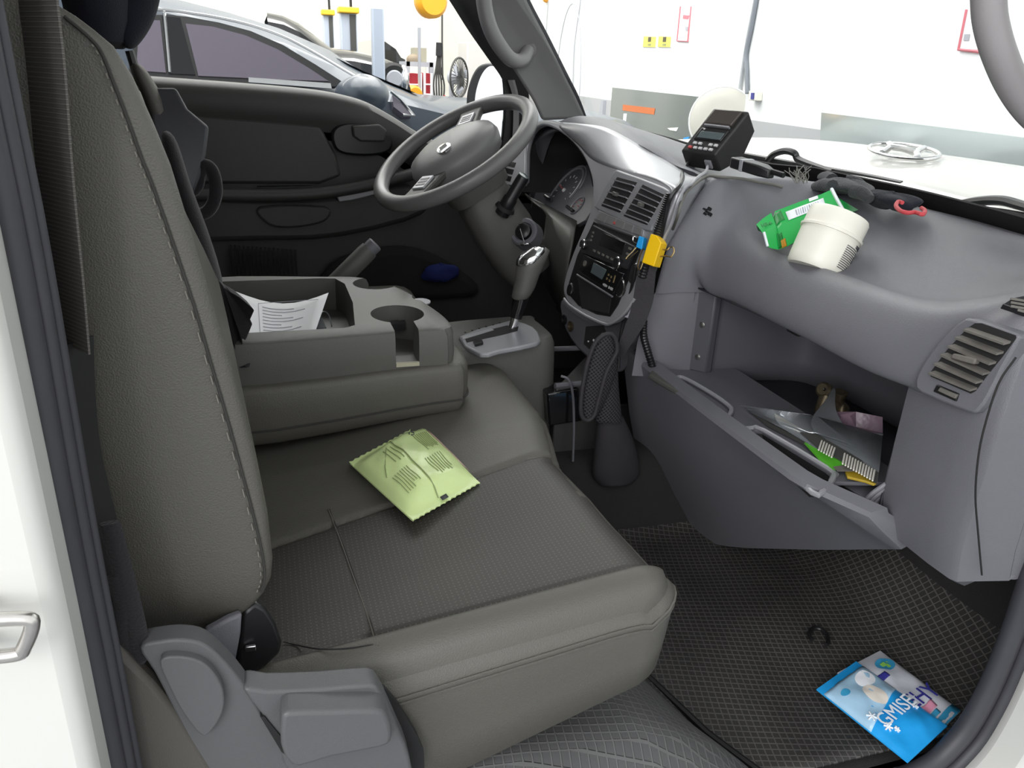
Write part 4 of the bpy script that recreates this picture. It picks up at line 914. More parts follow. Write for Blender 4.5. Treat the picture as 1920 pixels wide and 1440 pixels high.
# steering column
cx_ = V((.56, .0, -.83)).normalized()
col = thing('steering_column', sc_+cx_*.1, 'dark grey steering column shroud with stalk and ignition lock', 'steering column')
c0 = sc_+cx_*.03; cw_ = V((0, 1, 0)); cv_ = cx_.cross(cw_)
def csec(d, w, h, off=V()): return [c0+cx_*d+off+cw_*w*(abs(math.cos(a))**.6)*(1 if math.cos(a) > 0 else -1)+cv_*h*(abs(math.sin(a))**.6)*(1 if math.sin(a) > 0 else -1) for a in [2*math.pi*k/24 for k in range(24)]]
MB().loft([csec(.0, .060, .06), csec(.012, .074, .074), csec(.05, .078, .076), csec(.075, .074, .072)]).build('hub_cover', M['plastic_warm'], col, ang=60)
MB().loft([csec(.07, .060, .056), csec(.10, .068, .064), csec(.18, .072, .070), csec(.27, .066, .066), csec(.31, .05, .055)]).build('shroud', M['plastic_warm'], col, ang=60)
a = at(950, 385, y=.325); b = at(982, 330, y=.30)
MB().tube([lerp(a, b, -.3), a, lerp(a, b, .25), lerp(a, b, .3), lerp(a, b, .95), b], [.017, .0165, .016, .0135, .014, .012], 16).build('stalk', M['black'], col)
MB().tube([lerp(a, b, -.12), lerp(a, b, -.02)], [.024, .021], 16).build('stalk_collar', M['blackm'], col)
MB().lathe([(.012, 0), (.0125, .002), (.001, .003)], b, (b-a), 16).build('stalk_cap', M['lcd'], col)
ig = at(983, 436, y=.325); ign = V((-.55, -.62, .45)).normalized()
ib = MB().lathe([(.036, -.03), (.033, .006), (.029, .010), (.022, .008), (.020, .001), (.001, .001)], ig, ign, 24).build('ignition_boss', M['plastic'], col)
MB().lathe([(.019, 0), (.018, .012), (.012, .016), (.001, .016)], ig, ign, 20).build('ignition_lock', M['black'], ib)
ky = thing('ignition_key', ig+ign*.02, 'chrome key in the ignition lock beside the steering column', 'key')
kp = at(984, 458, y=.29)
MB().tube([kp+cR*.012*math.cos(q_)+cU*.0+V((0, -.007, .0))*math.sin(q_)+V((0, 0, .002))*math.sin(q_) for q_ in [2*math.pi*k/20 for k in range(20)]], .0024, 8, closed=True).build('key_ring', M['chrome'], ky)
MB().obox(ig+ign*.024, ign*.012, V((.0, .0, .008)), cw_*.002).build('key_head', M['black'], ky, bevel=.001)
MB().tube([ig+ign*.03, kp+V((0, .006, .004))], .0014, 6).build('key_blade', M['chrome'], ky)
# ================================================================== GEAR CONSOLE
gcn = thing('gear_console', (.43, .07, .0), 'grey gear selector console between seat and centre stack', 'gear console')
GT = Plane((.44, .05, .388), (-.10, 0, 1), (1, 0, 0))
gtop = [(.26, -.012), (.47, -.018), (.515, -.010), (.528, .02), (.525, .11), (.505, .145), (.26, .15)]
def gt(z, k, dz=0): 
    c = V((.40, .065, 0)); return [V((c.x+(x-c.x)*k, c.y+(y-c.y)*k, z+(.06*(x-.44) if z > .3 else 0)+dz)) for x, y in gtop]
gl_ = [cr(gt(z, k), 4, True) for z, k in ((.0, 1.06), (.2, 1.03), (.34, 1.0), (.372, .985), (.384, .95), (.388, .91))]
MB().loft(gl_).build('console_body', M['plastic_warm'], gcn, ang=60)
def gzs(x): return .388+.06*(x-.44)
def gpt(px, py, h=0): 
    p = at(px, py, pl=(V((.44, 0, .388)), V((-.06, 0, 1)).normalized())); return p+V((0, 0, h))
def gpl(name, mt, pts, h0, h1, bevel=.001, sm=0, par=gcn):
    P_ = [gpt(x, y, h0) for x, y in pts]; 
    if sm: P_ = cr(P_, sm, True)
    return MB().prism(P_, (0, 0, h1-h0)).build(name, mt, par, bevel=bevel)
gpl('selector_plate', M['vent_grey'], [(860, 636), (940, 610), (965, 606), (1000, 618), (1012, 636), (1005, 648), (935, 662), (900, 668)], -.004, .006, .003, 2)
gpl('selector_slot', M['blackm'], [(870, 636), (950, 616), (972, 618), (970, 626), (940, 634), (875, 648)], .004, .0066, 0)
gpl('slot_trim', M['silver'], [(866, 638), (920, 622), (926, 625), (868, 643)], .006, .0075, 0)
mk = MB()
for k in range(6): mk.obox(gpt(872+k*13, 629-k*3.6, .0068), (.0018, 0, 0), (0, .0024, 0), (0, 0, .0005))
mk.build('gear_marks', M['black'], gcn)
gpl('shift_lock_button', M['black'], [(887, 648), (902, 645), (906, 652), (891, 656)], .005, .012, .001)
gv = thing('gear_lever', at(960, 620, y=.055), 'grey gear lever with chrome topped knob and clear stem', 'gear lever')
gb = at(958, 624, y=.055); gm = at(977, 560, y=.055); gk = at(990, 515, y=.055); gtp = at(1003, 472, y=.055)
MB().tube([gb, lerp(gb, gm, .55)], .0085, 14).build('rod', M['chrome'], gv)
MB().tube([lerp(gb, gm, .45), gm+V((0, 0, .004))], [.013, .0155], 14).build('stem_sleeve', M['gloss'], gv)
MB().loft([[c+V((rx*math.cos(q_), ry*math.sin(q_), rz*math.cos(q_))) for q_ in [2*math.pi*k/20 for k in range(20)]] for c, rx, ry, rz in (
    (gm, .014, .014, .002), (gm+V((0, 0, .006)), .019, .019, .003), (lerp(gm, gk, .4), .022, .021, .004), (lerp(gm, gk, .9), .024, .022, .006), (lerp(gk, gtp, .45), .030, .024, .010), (lerp(gk, gtp, .85), .031, .024, .010), (gtp, .022, .017, .008), (gtp+V((0, 0, .005)), .006, .006, .002))]).build('knob', M['plastic_warm'], gv, ang=70)
MB().loft([[lerp(gk, gtp, t)+V((-.006+rx*math.cos(q_), -.002+ry*math.sin(q_), rz*math.cos(q_)+.003)) for q_ in [2*math.pi*k/20 for k in range(20)]] for t, rx, ry, rz in ((.55, .026, .022, .008), (.8, .0285, .0245, .010), (1.0, .023, .018, .008), (1.12, .006, .005, .002))]).build('knob_cap', M['chrome'], gv, ang=70)
# tunnel behind the console: low bin, black module, cable
tb = thing('floor_bin', (.57, .07, .1), 'low grey open bin on the floor tunnel ahead of the gear console', 'bin')
MB().loft([[V((x, y, z)) for x, y in L] for z, L in ((.05, [(.52, -.03), (.66, -.03), (.66, .14), (.52, .14)]), (.30, [(.515, -.04), (.62, -.035), (.67, .02), (.67, .15), (.515, .15)]))], caps=True).build('bin_body', M['panel_dark'], tb, bevel=.006)
MB().tube([V((.515, -.04, .302)), V((.62, -.035, .302)), V((.67, .02, .304)), V((.67, .15, .306)), V((.52, .15, .31))], .006, 8).build('bin_rim', M['plastic'], tb)
md_ = thing('control_module', at(1060, 760, y=-.06), 'black module with glossy top strapped beside the gear console', 'module')
MB().prism([at(1026, 738, y=-.045), at(1086, 728, y=-.045), at(1092, 790, y=-.045), at(1030, 800, y=-.045)], (.0, .05, .0)).build('case', M['gloss'], md_, bevel=.004)
tpq = at(1055, 728, y=-.03); MB().lathe([(.008, 0), (.009, .003), (.006, .004), (.001, .003)], at(1048, 727, y=-.03), (0, 0, 1), 16).build('connector_ring', M['chrome_worn'], md_)
cb = MB().tube([at(1052, 705, y=-.05), at(1066, 712, y=-.058), at(1074, 740, y=-.06), at(1076, 800, y=-.065), at(1074, 865, y=-.07)], .0026, 8, sm=6); o = cb.build('cable', M['plastic']); tag(o, 'thin dark cable running down beside the black module', 'cable')
# carpeted tunnel wall
tn = MB().loft([[V((x, y, z)) for x, y, z in L] for L in (
    [(.30, -.14, .0), (.30, -.06, .16), (.30, .2, .16), (.30, .3, .0)], [(.62, -.15, .0), (.62, -.07, .15), (.62, .2, .15), (.62, .3, .0)], [(.95, -.16, .0), (.95, -.08, .14), (.95, .2, .14), (.95, .3, .0)])])
struct(tn.build('floor', M['carpet'], bevel=.03, seg=4), 'dark carpeted tunnel along the middle of the cab floor', 'floor')
# ================================================================== FLOOR MAT AND HUMP
def matz(x, y):
    z = .004
    if x > .90: z += 2.7*(x-.90)**2
    if y > -.16: z += (y+.16)*.5
    return z+.004*math.sin(9*x+4*y)+.003*math.sin(17*y-5*x)
mat_ = MB().grid([[V((x, y, matz(x, y))) for y in [lerp(-.735, -.105, j/30) for j in range(31)]] for x in [lerp(.30, 1.18, i/36) for i in range(37)]])
o = mat_.build('floor_mat', M['mat'], solid=.004, off=-1); tag(o, 'black ribbed rubber mat in the passenger footwell', 'floor mat')
hump = []
for j in range(26):
    y = lerp(-.83, -.06, j/25); e = tab([(-.83, .60), (-.75, .585), (-.65, .54), (-.5, .50), (-.06, .47)], y)
    k = 1 if y > -.73 else max(0, 1-((-.73-y)/.10)**1.6)
    row = []
    for t in [i/12 for i in range(13)]:
        x = lerp(.0, e, t); zz = .145+.0*x if x < e-.20 else .145*(1-((x-(e-.20))/.20)**1.8)
        row.append(V((x, y, max(.006 if y > -.745 else -.03, zz*k+.003*math.sin(20*x+13*y)))))
    hump.append(row)
hedge = [r[-1]+V((.004, 0, .004)) for r in hump if r[-1].y > -.80]
o = MB().grid(hump).build('seat_riser', M['mat2'], solid=.004, off=-1); tag(o, 'grey ribbed rubber cover over the hump under the passenger seat', 'riser cover'); MB().tube(hedge, .006, 8).build('edge_trim', M['black'], o)
rgp = ats([(1522, 1200), (1517, 1188), (1526, 1178), (1540, 1180), (1550, 1190), (1553, 1203), (1549, 1209)], z=.014)
o = MB().tube(rgp, .0035, 8, sm=4).build('rubber_loop', M['black']); tag(o, 'small black open loop on the rubber mat', 'loop')
# ================================================================== PACKETS
def packet(name, corners, bulge, mt, parent, n=14, edge=.0, wr=.0015, seal=.12, seed=3):
    """pillow of film: corners a b c d, a-b and d-c are the flat seals; u runs a->b, v runs a->d"""
    random.seed(seed); ph = [random.uniform(0, 6) for _ in range(4)]
    a, b, c, d = corners; nrm = (b-a).cross(d-a).normalized(); nrm = nrm if nrm.z > 0 else -nrm
    def pt(u, v, s=1):
        p = lerp(lerp(a, b, u), lerp(d, c, u), v)
        e = max(0, min(1, min(v, 1-v)/seal-.35)); f = math.sin(math.pi*min(1, max(0, u)))**.5
        h = bulge*f*min(1, e)*(.75+.25*math.sin(math.pi*v))
        h += wr*f*min(1, e)*(math.sin(11*u+ph[0]+5*v)+math.sin(17*v+ph[1]-6*u)+.7*math.sin(23*(u+v)+ph[2]))
        return p+nrm*(h if s > 0 else h*.08)+nrm*.0012*s
    top = [[pt(u/n, v/n) for u in range(n+1)] for v in range(n+1)]; bot = [[pt(u/n, v/n, -1) for u in range(n+1)] for v in range(n+1)]
    mb = MB().grid(top); mb.grid(bot)
    rim_t = top[0]+[r[-1] for r in top[1:]]+top[-1][-2::-1]+[r[0] for r in top[-2:0:-1]]; rim_b = bot[0]+[r[-1] for r in bot[1:]]+bot[-1][-2::-1]+[r[0] for r in bot[-2:0:-1]]
    mb.loft([rim_t, rim_b], caps=False)
    o = mb.build(name, mt, parent, ang=60)
    return o, pt, nrm
def on_pack(pt, nrm, quad, h=.0006, th=.0004, n=6):
    """thin print following the packet surface; quad in (u, v)"""
    q = [V((*p, 0)) for p in quad]
    rows = []
    for i in range(n+1):
        a = lerp(q[0], q[3], i/n); b = lerp(q[1], q[2], i/n)
        rows.append([pt(*lerp(a, b, j/n)[:2])+nrm*h for j in range(n+1)])
    return MB().grid(rows)
wp = thing('wet_wipe_packet', at(775, 890, z=.32), 'pale green foil packet lying on the passenger seat cushion', 'packet')
PC = [at(656, 869, z=.330), at(790, 797, z=.333), at(898, 905, z=.330), at(773, 976, z=.322)]
o, pf, pn = packet('foil_bag', PC, .024, M['lime'], wp, n=22, wr=.0012, seal=.11)
def zig(a, b, out, n=26):
    P_ = [];
    for k in range(n+1): P_.append(lerp(a, b, k/n)+out*(.0 if k % 2 else .003))
    return P_
for (a, b, c, d) in ((PC[0], PC[1], PC[3], PC[2]), (PC[3], PC[2], PC[0], PC[1])):
    outv = ((a+b)/2-(c+d)/2).normalized()
    z_ = zig(a, b, outv); MB().prism(z_+[b-outv*.012, a-outv*.012], pn*.0016).build('crimped_seal', M['lime'], wp)
bc = MB()
def pk_lines(mb, u0, u1, v0, v1, n, w=.0006, along='u'):
    random.seed(int(u0*100+v0*1000))
    for k in range(n):
        t = (k+.5)/n
        if along == 'v':
            u = lerp(u0, u1, t); e = lerp(v0, v1, random.uniform(.75, 1)); mb.tube([pf(u, lerp(v0, e, s))+pn*.0007 for s in (0, .25, .5, .75, 1)], w, 4)
        else:
            v = lerp(v0, v1, t); e = lerp(u0, u1, random.uniform(.75, 1)); mb.tube([pf(lerp(u0, e, s), v)+pn*.0007 for s in (0, .25, .5, .75, 1)], w, 4)
m1 = MB(); pk_lines(m1, .68, .90, .22, .50, 8, along='v'); pk_lines(m1, .55, .80, .58, .84, 7, along='v'); pk_lines(m1, .12, .34, .55, .82, 7, along='v'); pk_lines(m1, .25, .45, .22, .5, 4, along='v')
m1.build('printed_text', M['lime_print'], wp)
for k in range(9): bc.add(*(lambda g: (g.v, g.f))(on_pack(pf, pn, [(.62+k*.026, .075), (.635+k*.026, .075), (.635+k*.026, .145), (.62+k*.026, .145)], n=2)))
bc.build('barcode', M['print'], wp)
m2 = MB(); m2.tube([pf(.42-.0*s, .1+s*.85)+pn*.0012 for s in [k/12 for k in range(13)]], .0009, 5); m2.tube([pf(.40, .12)+pn*.001, pf(.30, .24)+pn*.001, pf(.16, .40)+pn*.001, pf(.10, .5)+pn*.001], .0007, 5); m2.build('back_seam', M['lime_print'], wp)
on_pack(pf, pn, [(.44, .955), (.53, .955), (.53, .995), (.44, .995)], h=.003, n=2).build('black_tab', M['ink'], wp, solid=.0004)
on_pack(pf, pn, [(.93, .18), (1.0, .2), (.99, .86), (.945, .7)], h=.0004).build('pink_edge', mat('pink_film', (.62, .42, .36), .35), wp, solid=.0003)
# recycling sign on the packet: three bent arrows
ra = MB(); c = (.70, .19)
for k in range(3):
    a0 = math.radians(90+120*k); pts = [pf(c[0]+.035*math.cos(a0+d), c[1]+.022*math.sin(a0+d))+pn*.001 for d in (-.7, 0, .7)]; ra.tube(pts, .0008, 4)
ra.build('recycling_mark', M['ink'], wp)
# two packets on the mat
bpk = thing('blue_wipe_packet', at(1660, 1330, z=.02), 'bright blue wipe packet with white lettering on the rubber mat', 'packet')
QC = [at(1531, 1293, z=.022), at(1605, 1241, z=.024), at(1776, 1362, z=.022), at(1702, 1430, z=.018)]
o, qf, qn = packet('film_bag', QC, .010, M['blue_pack'], bpk, n=16, wr=.0016, seal=.10, seed=5)
on_pack(qf, qn, [(.0, .085), (1, .085), (1.0, .46), (0.0, .62)], n=14, h=.0005).build('pale_print', M['sky_pack'], bpk, solid=.0003)
cur = [(.35, .30), (.5, .34), (.62, .42), (.66, .52), (.60, .56), (.48, .50), (.38, .42)]
def blobp(f, nrm, c, ru, rv, h, n=18): return MB().add([f(c[0], c[1])+nrm*h]+[f(c[0]+ru*math.cos(2*math.pi*k/n), c[1]+rv*math.sin(2*math.pi*k/n))+nrm*h for k in range(n)], [(0, 1+k, 1+(k+1) % n) for k in range(n)])
blobp(qf, qn, (.56, .40), .14, .13, .0012).build('cream_swirl', mat('cream_print', (.80, .74, .66), .4), bpk)
blobp(qf, qn, (.72, .22), .18, .09, .0010).build('white_cloud', M['white_ink'], bpk)
blobp(qf, qn, (.22, .22), .085, .038, .0012).build('blue_dot', M['cyan_ink'], bpk)
eu = (QC[1]-QC[0]).normalized()
text('lettering', 'GMISE', M['white_ink'], bpk, qf(.52, .645)+qn*.003, eu, qn.cross(eu), .030)

def flake(f, nrm, c, r, mt, par):
    mb = MB()
    for k in range(3):
        a = math.pi*k/3; mb.tube([f(c[0]-r*math.cos(a), c[1]-r*.7*math.sin(a))+nrm*.0014, f(c[0], c[1])+nrm*.0014, f(c[0]+r*math.cos(a), c[1]+r*.7*math.sin(a))+nrm*.0014], .0014, 5)
    return mb.build('snowflake', mt, par)
flake(qf, qn, (.20, .70), .06, M['white_ink'], bpk); flake(qf, qn, (.16, .54), .07, M['white_ink'], bpk); flake(qf, qn, (.9, .70), .045, M['white_ink'], bpk); flake(qf, qn, (.28, .76), .04, M['white_ink'], bpk)
wpk = thing('white_wipe_packet', at(1710, 1290, z=.015), 'white packet with blue print half under the blue packet', 'packet')
WC = [at(1570, 1262, z=.012), at(1650, 1221, z=.014), at(1801, 1334, z=.014), at(1745, 1390, z=.010)]
o, wf_, wn = packet('film_bag', WC, .010, M['white_pack'], wpk, n=14, wr=.0014, seal=.08, seed=8)
ev = (WC[3]-WC[0]).normalized()
on_pack(wf_, wn, [(.1, .93), (1, .90), (1, 1.0), (.1, 1.0)], h=.0008).build('blue_corner', M['cyan_ink'], wpk, solid=.0003)
blobp(wf_, wn, (.72, .20), .20, .085, .0016).build('blue_seal', M['cyan_ink'], wpk)
sm_g = MB()
for du, dv in ((-.05, 0), (.05, .0), (0, .028)): sm_g.obox(wf_(.72+du, .20+dv)+wn*.0022, eu*.005, ev*.0035, wn*.0003)
sm_g.build('green_mark', mat('green_ink', (.25, .55, .10), .5), wpk)
on_pack(wf_, wn, [(.35, .28), (.52, .28), (.52, .35), (.35, .35)], h=.001).build('navy_bar', M['navy_ink'], wpk, solid=.0003)
eW = (WC[1]-WC[0]).normalized()
text('lettering', 'EHY', M['navy_ink'], wpk, wf_(.60, .685)+wn*.002, eW, wn.cross(eW), .036)
on_pack(wf_, wn, [(.36, .76), (.66, .76), (.66, .84), (.36, .84)], h=.001).build('pink_label', M['pink_ink'], wpk, solid=.0003)
on_pack(wf_, wn, [(.34, .85), (.60, .85), (.60, .90), (.34, .90)], h=.001).build('cyan_label', M['cyan_ink'], wpk, solid=.0003)
# ================================================================== ON THE DASH
gb_ = thing('green_carton', at(1500, 420, z=.66), 'crushed shiny green carton lying on the dash behind the white jar', 'carton')
ea = [(1418, 421), (1430, 410), (1446, 399), (1450, 404), (1453, 396), (1500, 378), (1540, 364), (1562, 354)]
eb_ = [(1430, 437), (1442, 431), (1455, 425), (1459, 424), (1466, 420), (1505, 405), (1548, 388), (1572, 377)]
ec_ = [(1437, 462), (1448, 466), (1460, 468), (1466, 466), (1476, 462), (1515, 440), (1560, 417), (1587, 402)]
D0 = (at(1437, 462, z=.622)-CAM).dot(cF); D7 = (at(1587, 402, x=.935)-CAM).dot(cF)
sec = []
for i, (a, b, c) in enumerate(zip(ea, eb_, ec_)):
    t = i/7; dd = lerp(D0, D7, t); C_ = atd(*c, dd); B__ = atd(*b, dd+.006); A_ = atd(*a, dd+.030)
    if i in (3,): A_ = A_+V((0, 0, -.006)); B__ = B__+V((0, 0, -.004))
    sec.append([A_, B__, C_, C_+V((.04, .02, .004)), A_+V((.012, .01, -.012))])
SECC = sec
MB().loft(sec).build('carton_body', M['green'], gb_, ang=20)
lp_ = lambda r, s, t: lerp(lerp(sec[int(t*7)][r], sec[min(7, int(t*7)+1)][r], t*7-int(t*7)), lerp(sec[int(t*7)][s], sec[min(7, int(t*7)+1)][s], t*7-int(t*7)), .5)
def onf(f, u, v, h=.0012):
    """f 0: upper face, 1: front face; u along, v across"""
    i = min(6, int(u*7)); t = u*7-i; p = lerp(lerp(sec[i][f], sec[i+1][f], t), lerp(sec[i][f+1], sec[i+1][f+1], t), v)
    n_ = (sec[i+1][f]-sec[i][f]).cross(sec[i][f+1]-sec[i][f]).normalized(); n_ = n_ if n_.dot(CAM-p) > 0 else -n_
    return p+n_*h
def cprint(nm, f, u0, u1, v0, v1, mt, n=6, h=.001):
    MB().grid([[onf(f, lerp(u0, u1, i/n), lerp(v0, v1, j/n), h) for j in range(n+1)] for i in range(n+1)]).build(nm, mt, gb_, solid=.0003)
cprint('barcode_label', 0, .62, .86, .35, .95, M['white_ink'])
bc = MB()
for k in range(11): bc.tube([onf(0, .68+k*.014, .48, .0016), onf(0, .68+k*.014, .85, .0016)], .0006 if k % 3 else .001, 4)
bc.build('barcode', M['print'], gb_)
cprint('white_label', 0, .77, .83, .03, .26, M['white_ink'])
cprint('dark_print', 0, .34, .60, .12, .80, M['dgreen'])
cprint('dark_patch', 1, .28, .5, .3, .95, M['dgreen'])
cprint('orange_print', 1, .40, .56, .62, .98, mat('orange_print', (.62, .25, .02), .4))
MB().tube([onf(1, .02, t) for t in (0, .3, .6, 1)], .0022, 6).build('white_edge', M['white_ink'], gb_)
MB().tube([onf(0, .98, 0), onf(0, .985, .5), onf(1, .99, .0), onf(1, .99, .6)], .003, 6, sm=3).build('torn_edge', M['white_ink'], gb_)
eu_ = (sec[3][1]-sec[0][1]).normalized(); ev_ = (sec[1][0]-sec[1][1]).normalized()
text('carton_text', 'HR40', M['dgreen'], gb_, onf(0, .16, .62, .002), eu_, ev_, .014)
jr = thing('white_jar', at(1527, 490, x=.86), 'white plastic jar with screw lid tilted on the dash', 'jar')
ax = (cR*.40+cU*.89-cF*.10).normalized(); jb = at(1527, 503, x=.828); JS = .95
MB().lathe([(r*JS, h*JS) for r, h in [(.001, -.004), (.044, -.004), (.047, .0), (.048, .012), (.0495, .060)]], jb, ax, 36).build('jar_body', M['white'], jr)
MB().lathe([(r*JS, h*JS) for r, h in [(.0495, .060), (.0525, .060), (.0528, .064), (.0500, .066), (.0500, .092), (.0480, .096), (.001, .0965)]], jb, ax, 36).build('jar_lid', M['white'], jr)
jt = MB(); su = (cR-ax*cR.dot(ax)).normalized(); sv = su.cross(ax)
if sv.dot(CAM-jb) < 0: sv = -sv
random.seed(4)
def jpt(an, h): return jb+ax*h*JS+(su*math.sin(an)+sv*math.cos(an))*(.0485+.0012*h/.06+.0004)*JS
for k in range(12):
    h = .009+k*.0034; a0 = .34-.0*k; a1 = lerp(.9, 1.25, random.random()); jt.tube([jpt(lerp(a0, a1, s), h) for s in (0, .25, .5, .75, 1)], .00055, 4)
for k in range(2): jt.tube([jpt(lerp(.78, 1.2, s), .0535-k*.003) for s in (0, .5, 1)], .0010, 4)
jt.build('printed_text', M['ink'], jr)
# receipt printer on its wedge body
pr = thing('receipt_printer', at(1345, 300, y=.1), 'black taxi meter printer with small grey screen standing on the dash', 'printer')
FR = at(1340, 291, y=.078); FL = at(1276, 282, y=.152); BR = at(1405, 208, y=.072); BL = FL+(BR-FR); Wv = FL-FR
Bb = at(1417, 246, y=.070); Bk = at(1392, 300, y=.082); Fb = at(1350, 323, y=.086)
MB().prism([FR, BR, Bb, Bk, Fb], Wv).build('case', mat('printer_black', (.020, .020, .019), .45, bump=.2, bscale=800), pr, bevel=.004, seg=3)
Pn = (BR-FR).cross(Wv); Pn = Pn.normalized(); Pn = Pn if Pn.dot(CAM-FR) > 0 else -Pn
lv = (BR-FR)
def tp(u, v, h=0): return FR+Wv*(1-u)+lv*v+Pn*h     # u left to right, v front to back
def tq(nm, u0, u1, v0, v1, h, mt, par=None, bev=.0008): return MB().prism([tp(u0, v0, h), tp(u1, v0, h), tp(u1, v1, h), tp(u0, v1, h)], -Pn*(h+.004)).build(nm, mt, par or pr, bevel=bev)
tq('paper_cover', .10, .88, .62, .96, .006, mat('cover_brown', (.060, .050, .045), .35), bev=.003)
tq('cover_bar', .16, .86, .575, .61, .007, M['vent_grey'])
sc2 = tq('screen_frame', .12, .90, .28, .54, .003, M['black'], bev=.002)
tq('screen', .20, .86, .31, .46, .0045, M['lcd'], sc2)
MB().ell(tp(.24, .50, .004), Wv.normalized()*.002, lv.normalized()*.002, Pn*.002, 8).build('indicator_lamp', M['white_mark'], pr)
for r in range(2):
    for k in range(5):
        if r == 1 and k == 2: continue
        tq('key', .16+k*.15+r*.05, .25+k*.15+r*.05, .07+r*.10, .12+r*.10, .004, M['red_mark'] if (r == 0 and k == 0) else M['white_mark'], bev=.0005)
fn = (Fb-FR).cross(Wv).normalized(); fn = fn if fn.dot(CAM-Fb) > 0 else -fn
def fp_(u, v, h=0): return FR+Wv*(1-u)+(Fb-FR)*v+fn*h
MB().prism([fp_(.66, .35, .004), fp_(.84, .35, .004), fp_(.84, .8, .004), fp_(.66, .8, .004)], -fn*.006).build('socket', M['vent_grey'], pr, bevel=.001)
# cables
def cable(nm, pts, r, mt, lab, cat='cable', n=8):
    o = MB().tube(pts, r, n, sm=6).build(nm, mt); return tag(o, lab, cat)
cable('power_cable', [fp_(.16, .6, .004)]+hits([(1284, 322), (1279, 338), (1272, 352), (1265, 368), (1257, 388), (1248, 415)], .006)+[at(1240, 440, y=-.160), at(1232, 470, y=-.156), at(1222, 500, y=-.150)], .0035, M['black'], 'black cable from the left socket of the printer down beside the centre vents')
cable('data_cable', [fp_(.75, .6, .006)]+hits([(1322, 328), (1306, 337), (1292, 346), (1279, 358), (1270, 374), (1262, 396), (1254, 420)], .006)+[at(1246, 445, y=-.160), at(1236, 475, y=-.156)], .0030, M['vent_grey'], 'grey cable plugged into the right socket of the printer')
cable('long_cable', hits([(1466, 354), (1448, 349), (1420, 344), (1390, 338), (1352, 334), (1325, 334), (1302, 344), (1284, 361), (1274, 380), (1266, 405), (1258, 428)], .004), .0026, M['dust'], 'dusty pale cable lying along the top of the dash')
ct_ = [at(1257, 364, y=-.155), at(1248, 390, y=-.158), at(1239, 417, y=-.158), at(1228, 447, y=-.156), at(1215, 482, y=-.150), at(1204, 520, y=-.145)]
P_ = cr(ct_, 14); mb = MB(); mb.tube(P_, [.0085 if k % 2 else .0070 for k in range(len(P_))], 12)
tag(mb.build('corrugated_sleeve', M['black']), 'black corrugated cable sleeve beside the centre vents', 'cable sleeve')
bt2 = thing('black_adapter', at(1415, 312, z=.73), 'small black plug adapter lying behind the receipt printer', 'adapter')
a = at(1379, 301, z=.738); b = at(1448, 322, z=.728); d = (b-a); sd = V((0, 0, 1)).cross(d.normalized())
MB().loft([[a+d*t+sd*w+V((0, 0, h)), a+d*t-sd*w+V((0, 0, h)), a+d*t-sd*w+V((0, 0, -.012)), a+d*t+sd*w+V((0, 0, -.012))] for t, w, h in ((0, .016, .007), (.75, .016, .007), (1.0, .008, .003))]).build('case', M['black'], bt2, bevel=.003)
MB().loft([[a+d*t+sd*w+V((0, 0, h)), a+d*t-sd*w+V((0, 0, h)), a+d*t-sd*w+V((0, 0, -.0125)), a+d*t+sd*w+V((0, 0, -.0125))] for t, w, h in ((.26, .0165, .0078), (.36, .0165, .0078))]).build('shiny_band', M['vent_grey'], bt2, bevel=.001)
MB().tube([b, b+d*.3], .005, 8).build('cable_end', M['black'], bt2)
# mark on the dash face
mk = MB(); mc = at(1327, 396, x=.79)
for px, py, w, h in ((1322, 393, .004, .0015), (1330, 392, .003, .003), (1326, 398, .006, .0015), (1331, 402, .003, .003), (1322, 401, .002, .002)):
    c = hit(px, py, .001); mk.obox(c, V((0, -w, 0)), V((.5, 0, .8))*h, V((-.8, 0, .5))*.003)
o = mk.build('mounting_clip', M['black']); tag(o, 'tiny black bracket mark on the dash left of the green carton', 'clip')
# gloves and navy cloth on the back of the dash
gl = thing('work_glove', at(1585, 350, z=.72), 'dark grey knitted work glove on the far edge of the dash', 'glove')
MB().loft(blob(at(1588, 350, z=.704), (.040, .060, .013), 20, 3, .10)).build('palm', M['glove'], gl, sub=1)
for i, (p0, p1) in enumerate((((1600, 358), (1632, 374)), ((1585, 340), (1622, 352)), ((1560, 338), (1540, 332)), ((1560, 350), (1528, 350)))):
    a = at(*p0, z=.706); b = at(*p1, z=.698); MB().tube([a, lerp(a, b, .5)+V((0, 0, .003)), b], [.012, .0115, .008], 10, sm=4).build('finger', M['glove'], gl)
nv = thing('navy_cloth', at(1680, 385, z=.70), 'crumpled dark navy cloth with a red cord at the edge of the dash', 'cloth')
MB().loft(blob(at(1672, 376, z=.697), (.030, .062, .014), 20, 11, .14)).build('cloth', M['navy'], nv, sub=1)
MB().tube([at(px, py, z=.712) for px, py in [(1692, 380), (1684, 378), (1680, 386), (1688, 395), (1702, 399), (1716, 398), (1730, 402), (1734, 395), (1728, 390)]], .0030, 8, sm=4).build('red_cord', M['red'], nv)
fz = MB(); random.seed(5)
for k in range(22):
    a = at(1500+random.uniform(-10, 14), 340+random.uniform(-4, 4), z=.705); d = V((random.uniform(-.02, .02), random.uniform(-.02, .02), random.uniform(.01, .03))); fz.tube([a, a+d*.6+V((random.uniform(-.006, .006), 0, 0)), a+d], .0008, 4)
o = fz.build('fluff_tuft', M['hair']); tag(o, 'small tuft of grey fluff beside the grey glove', 'fluff')
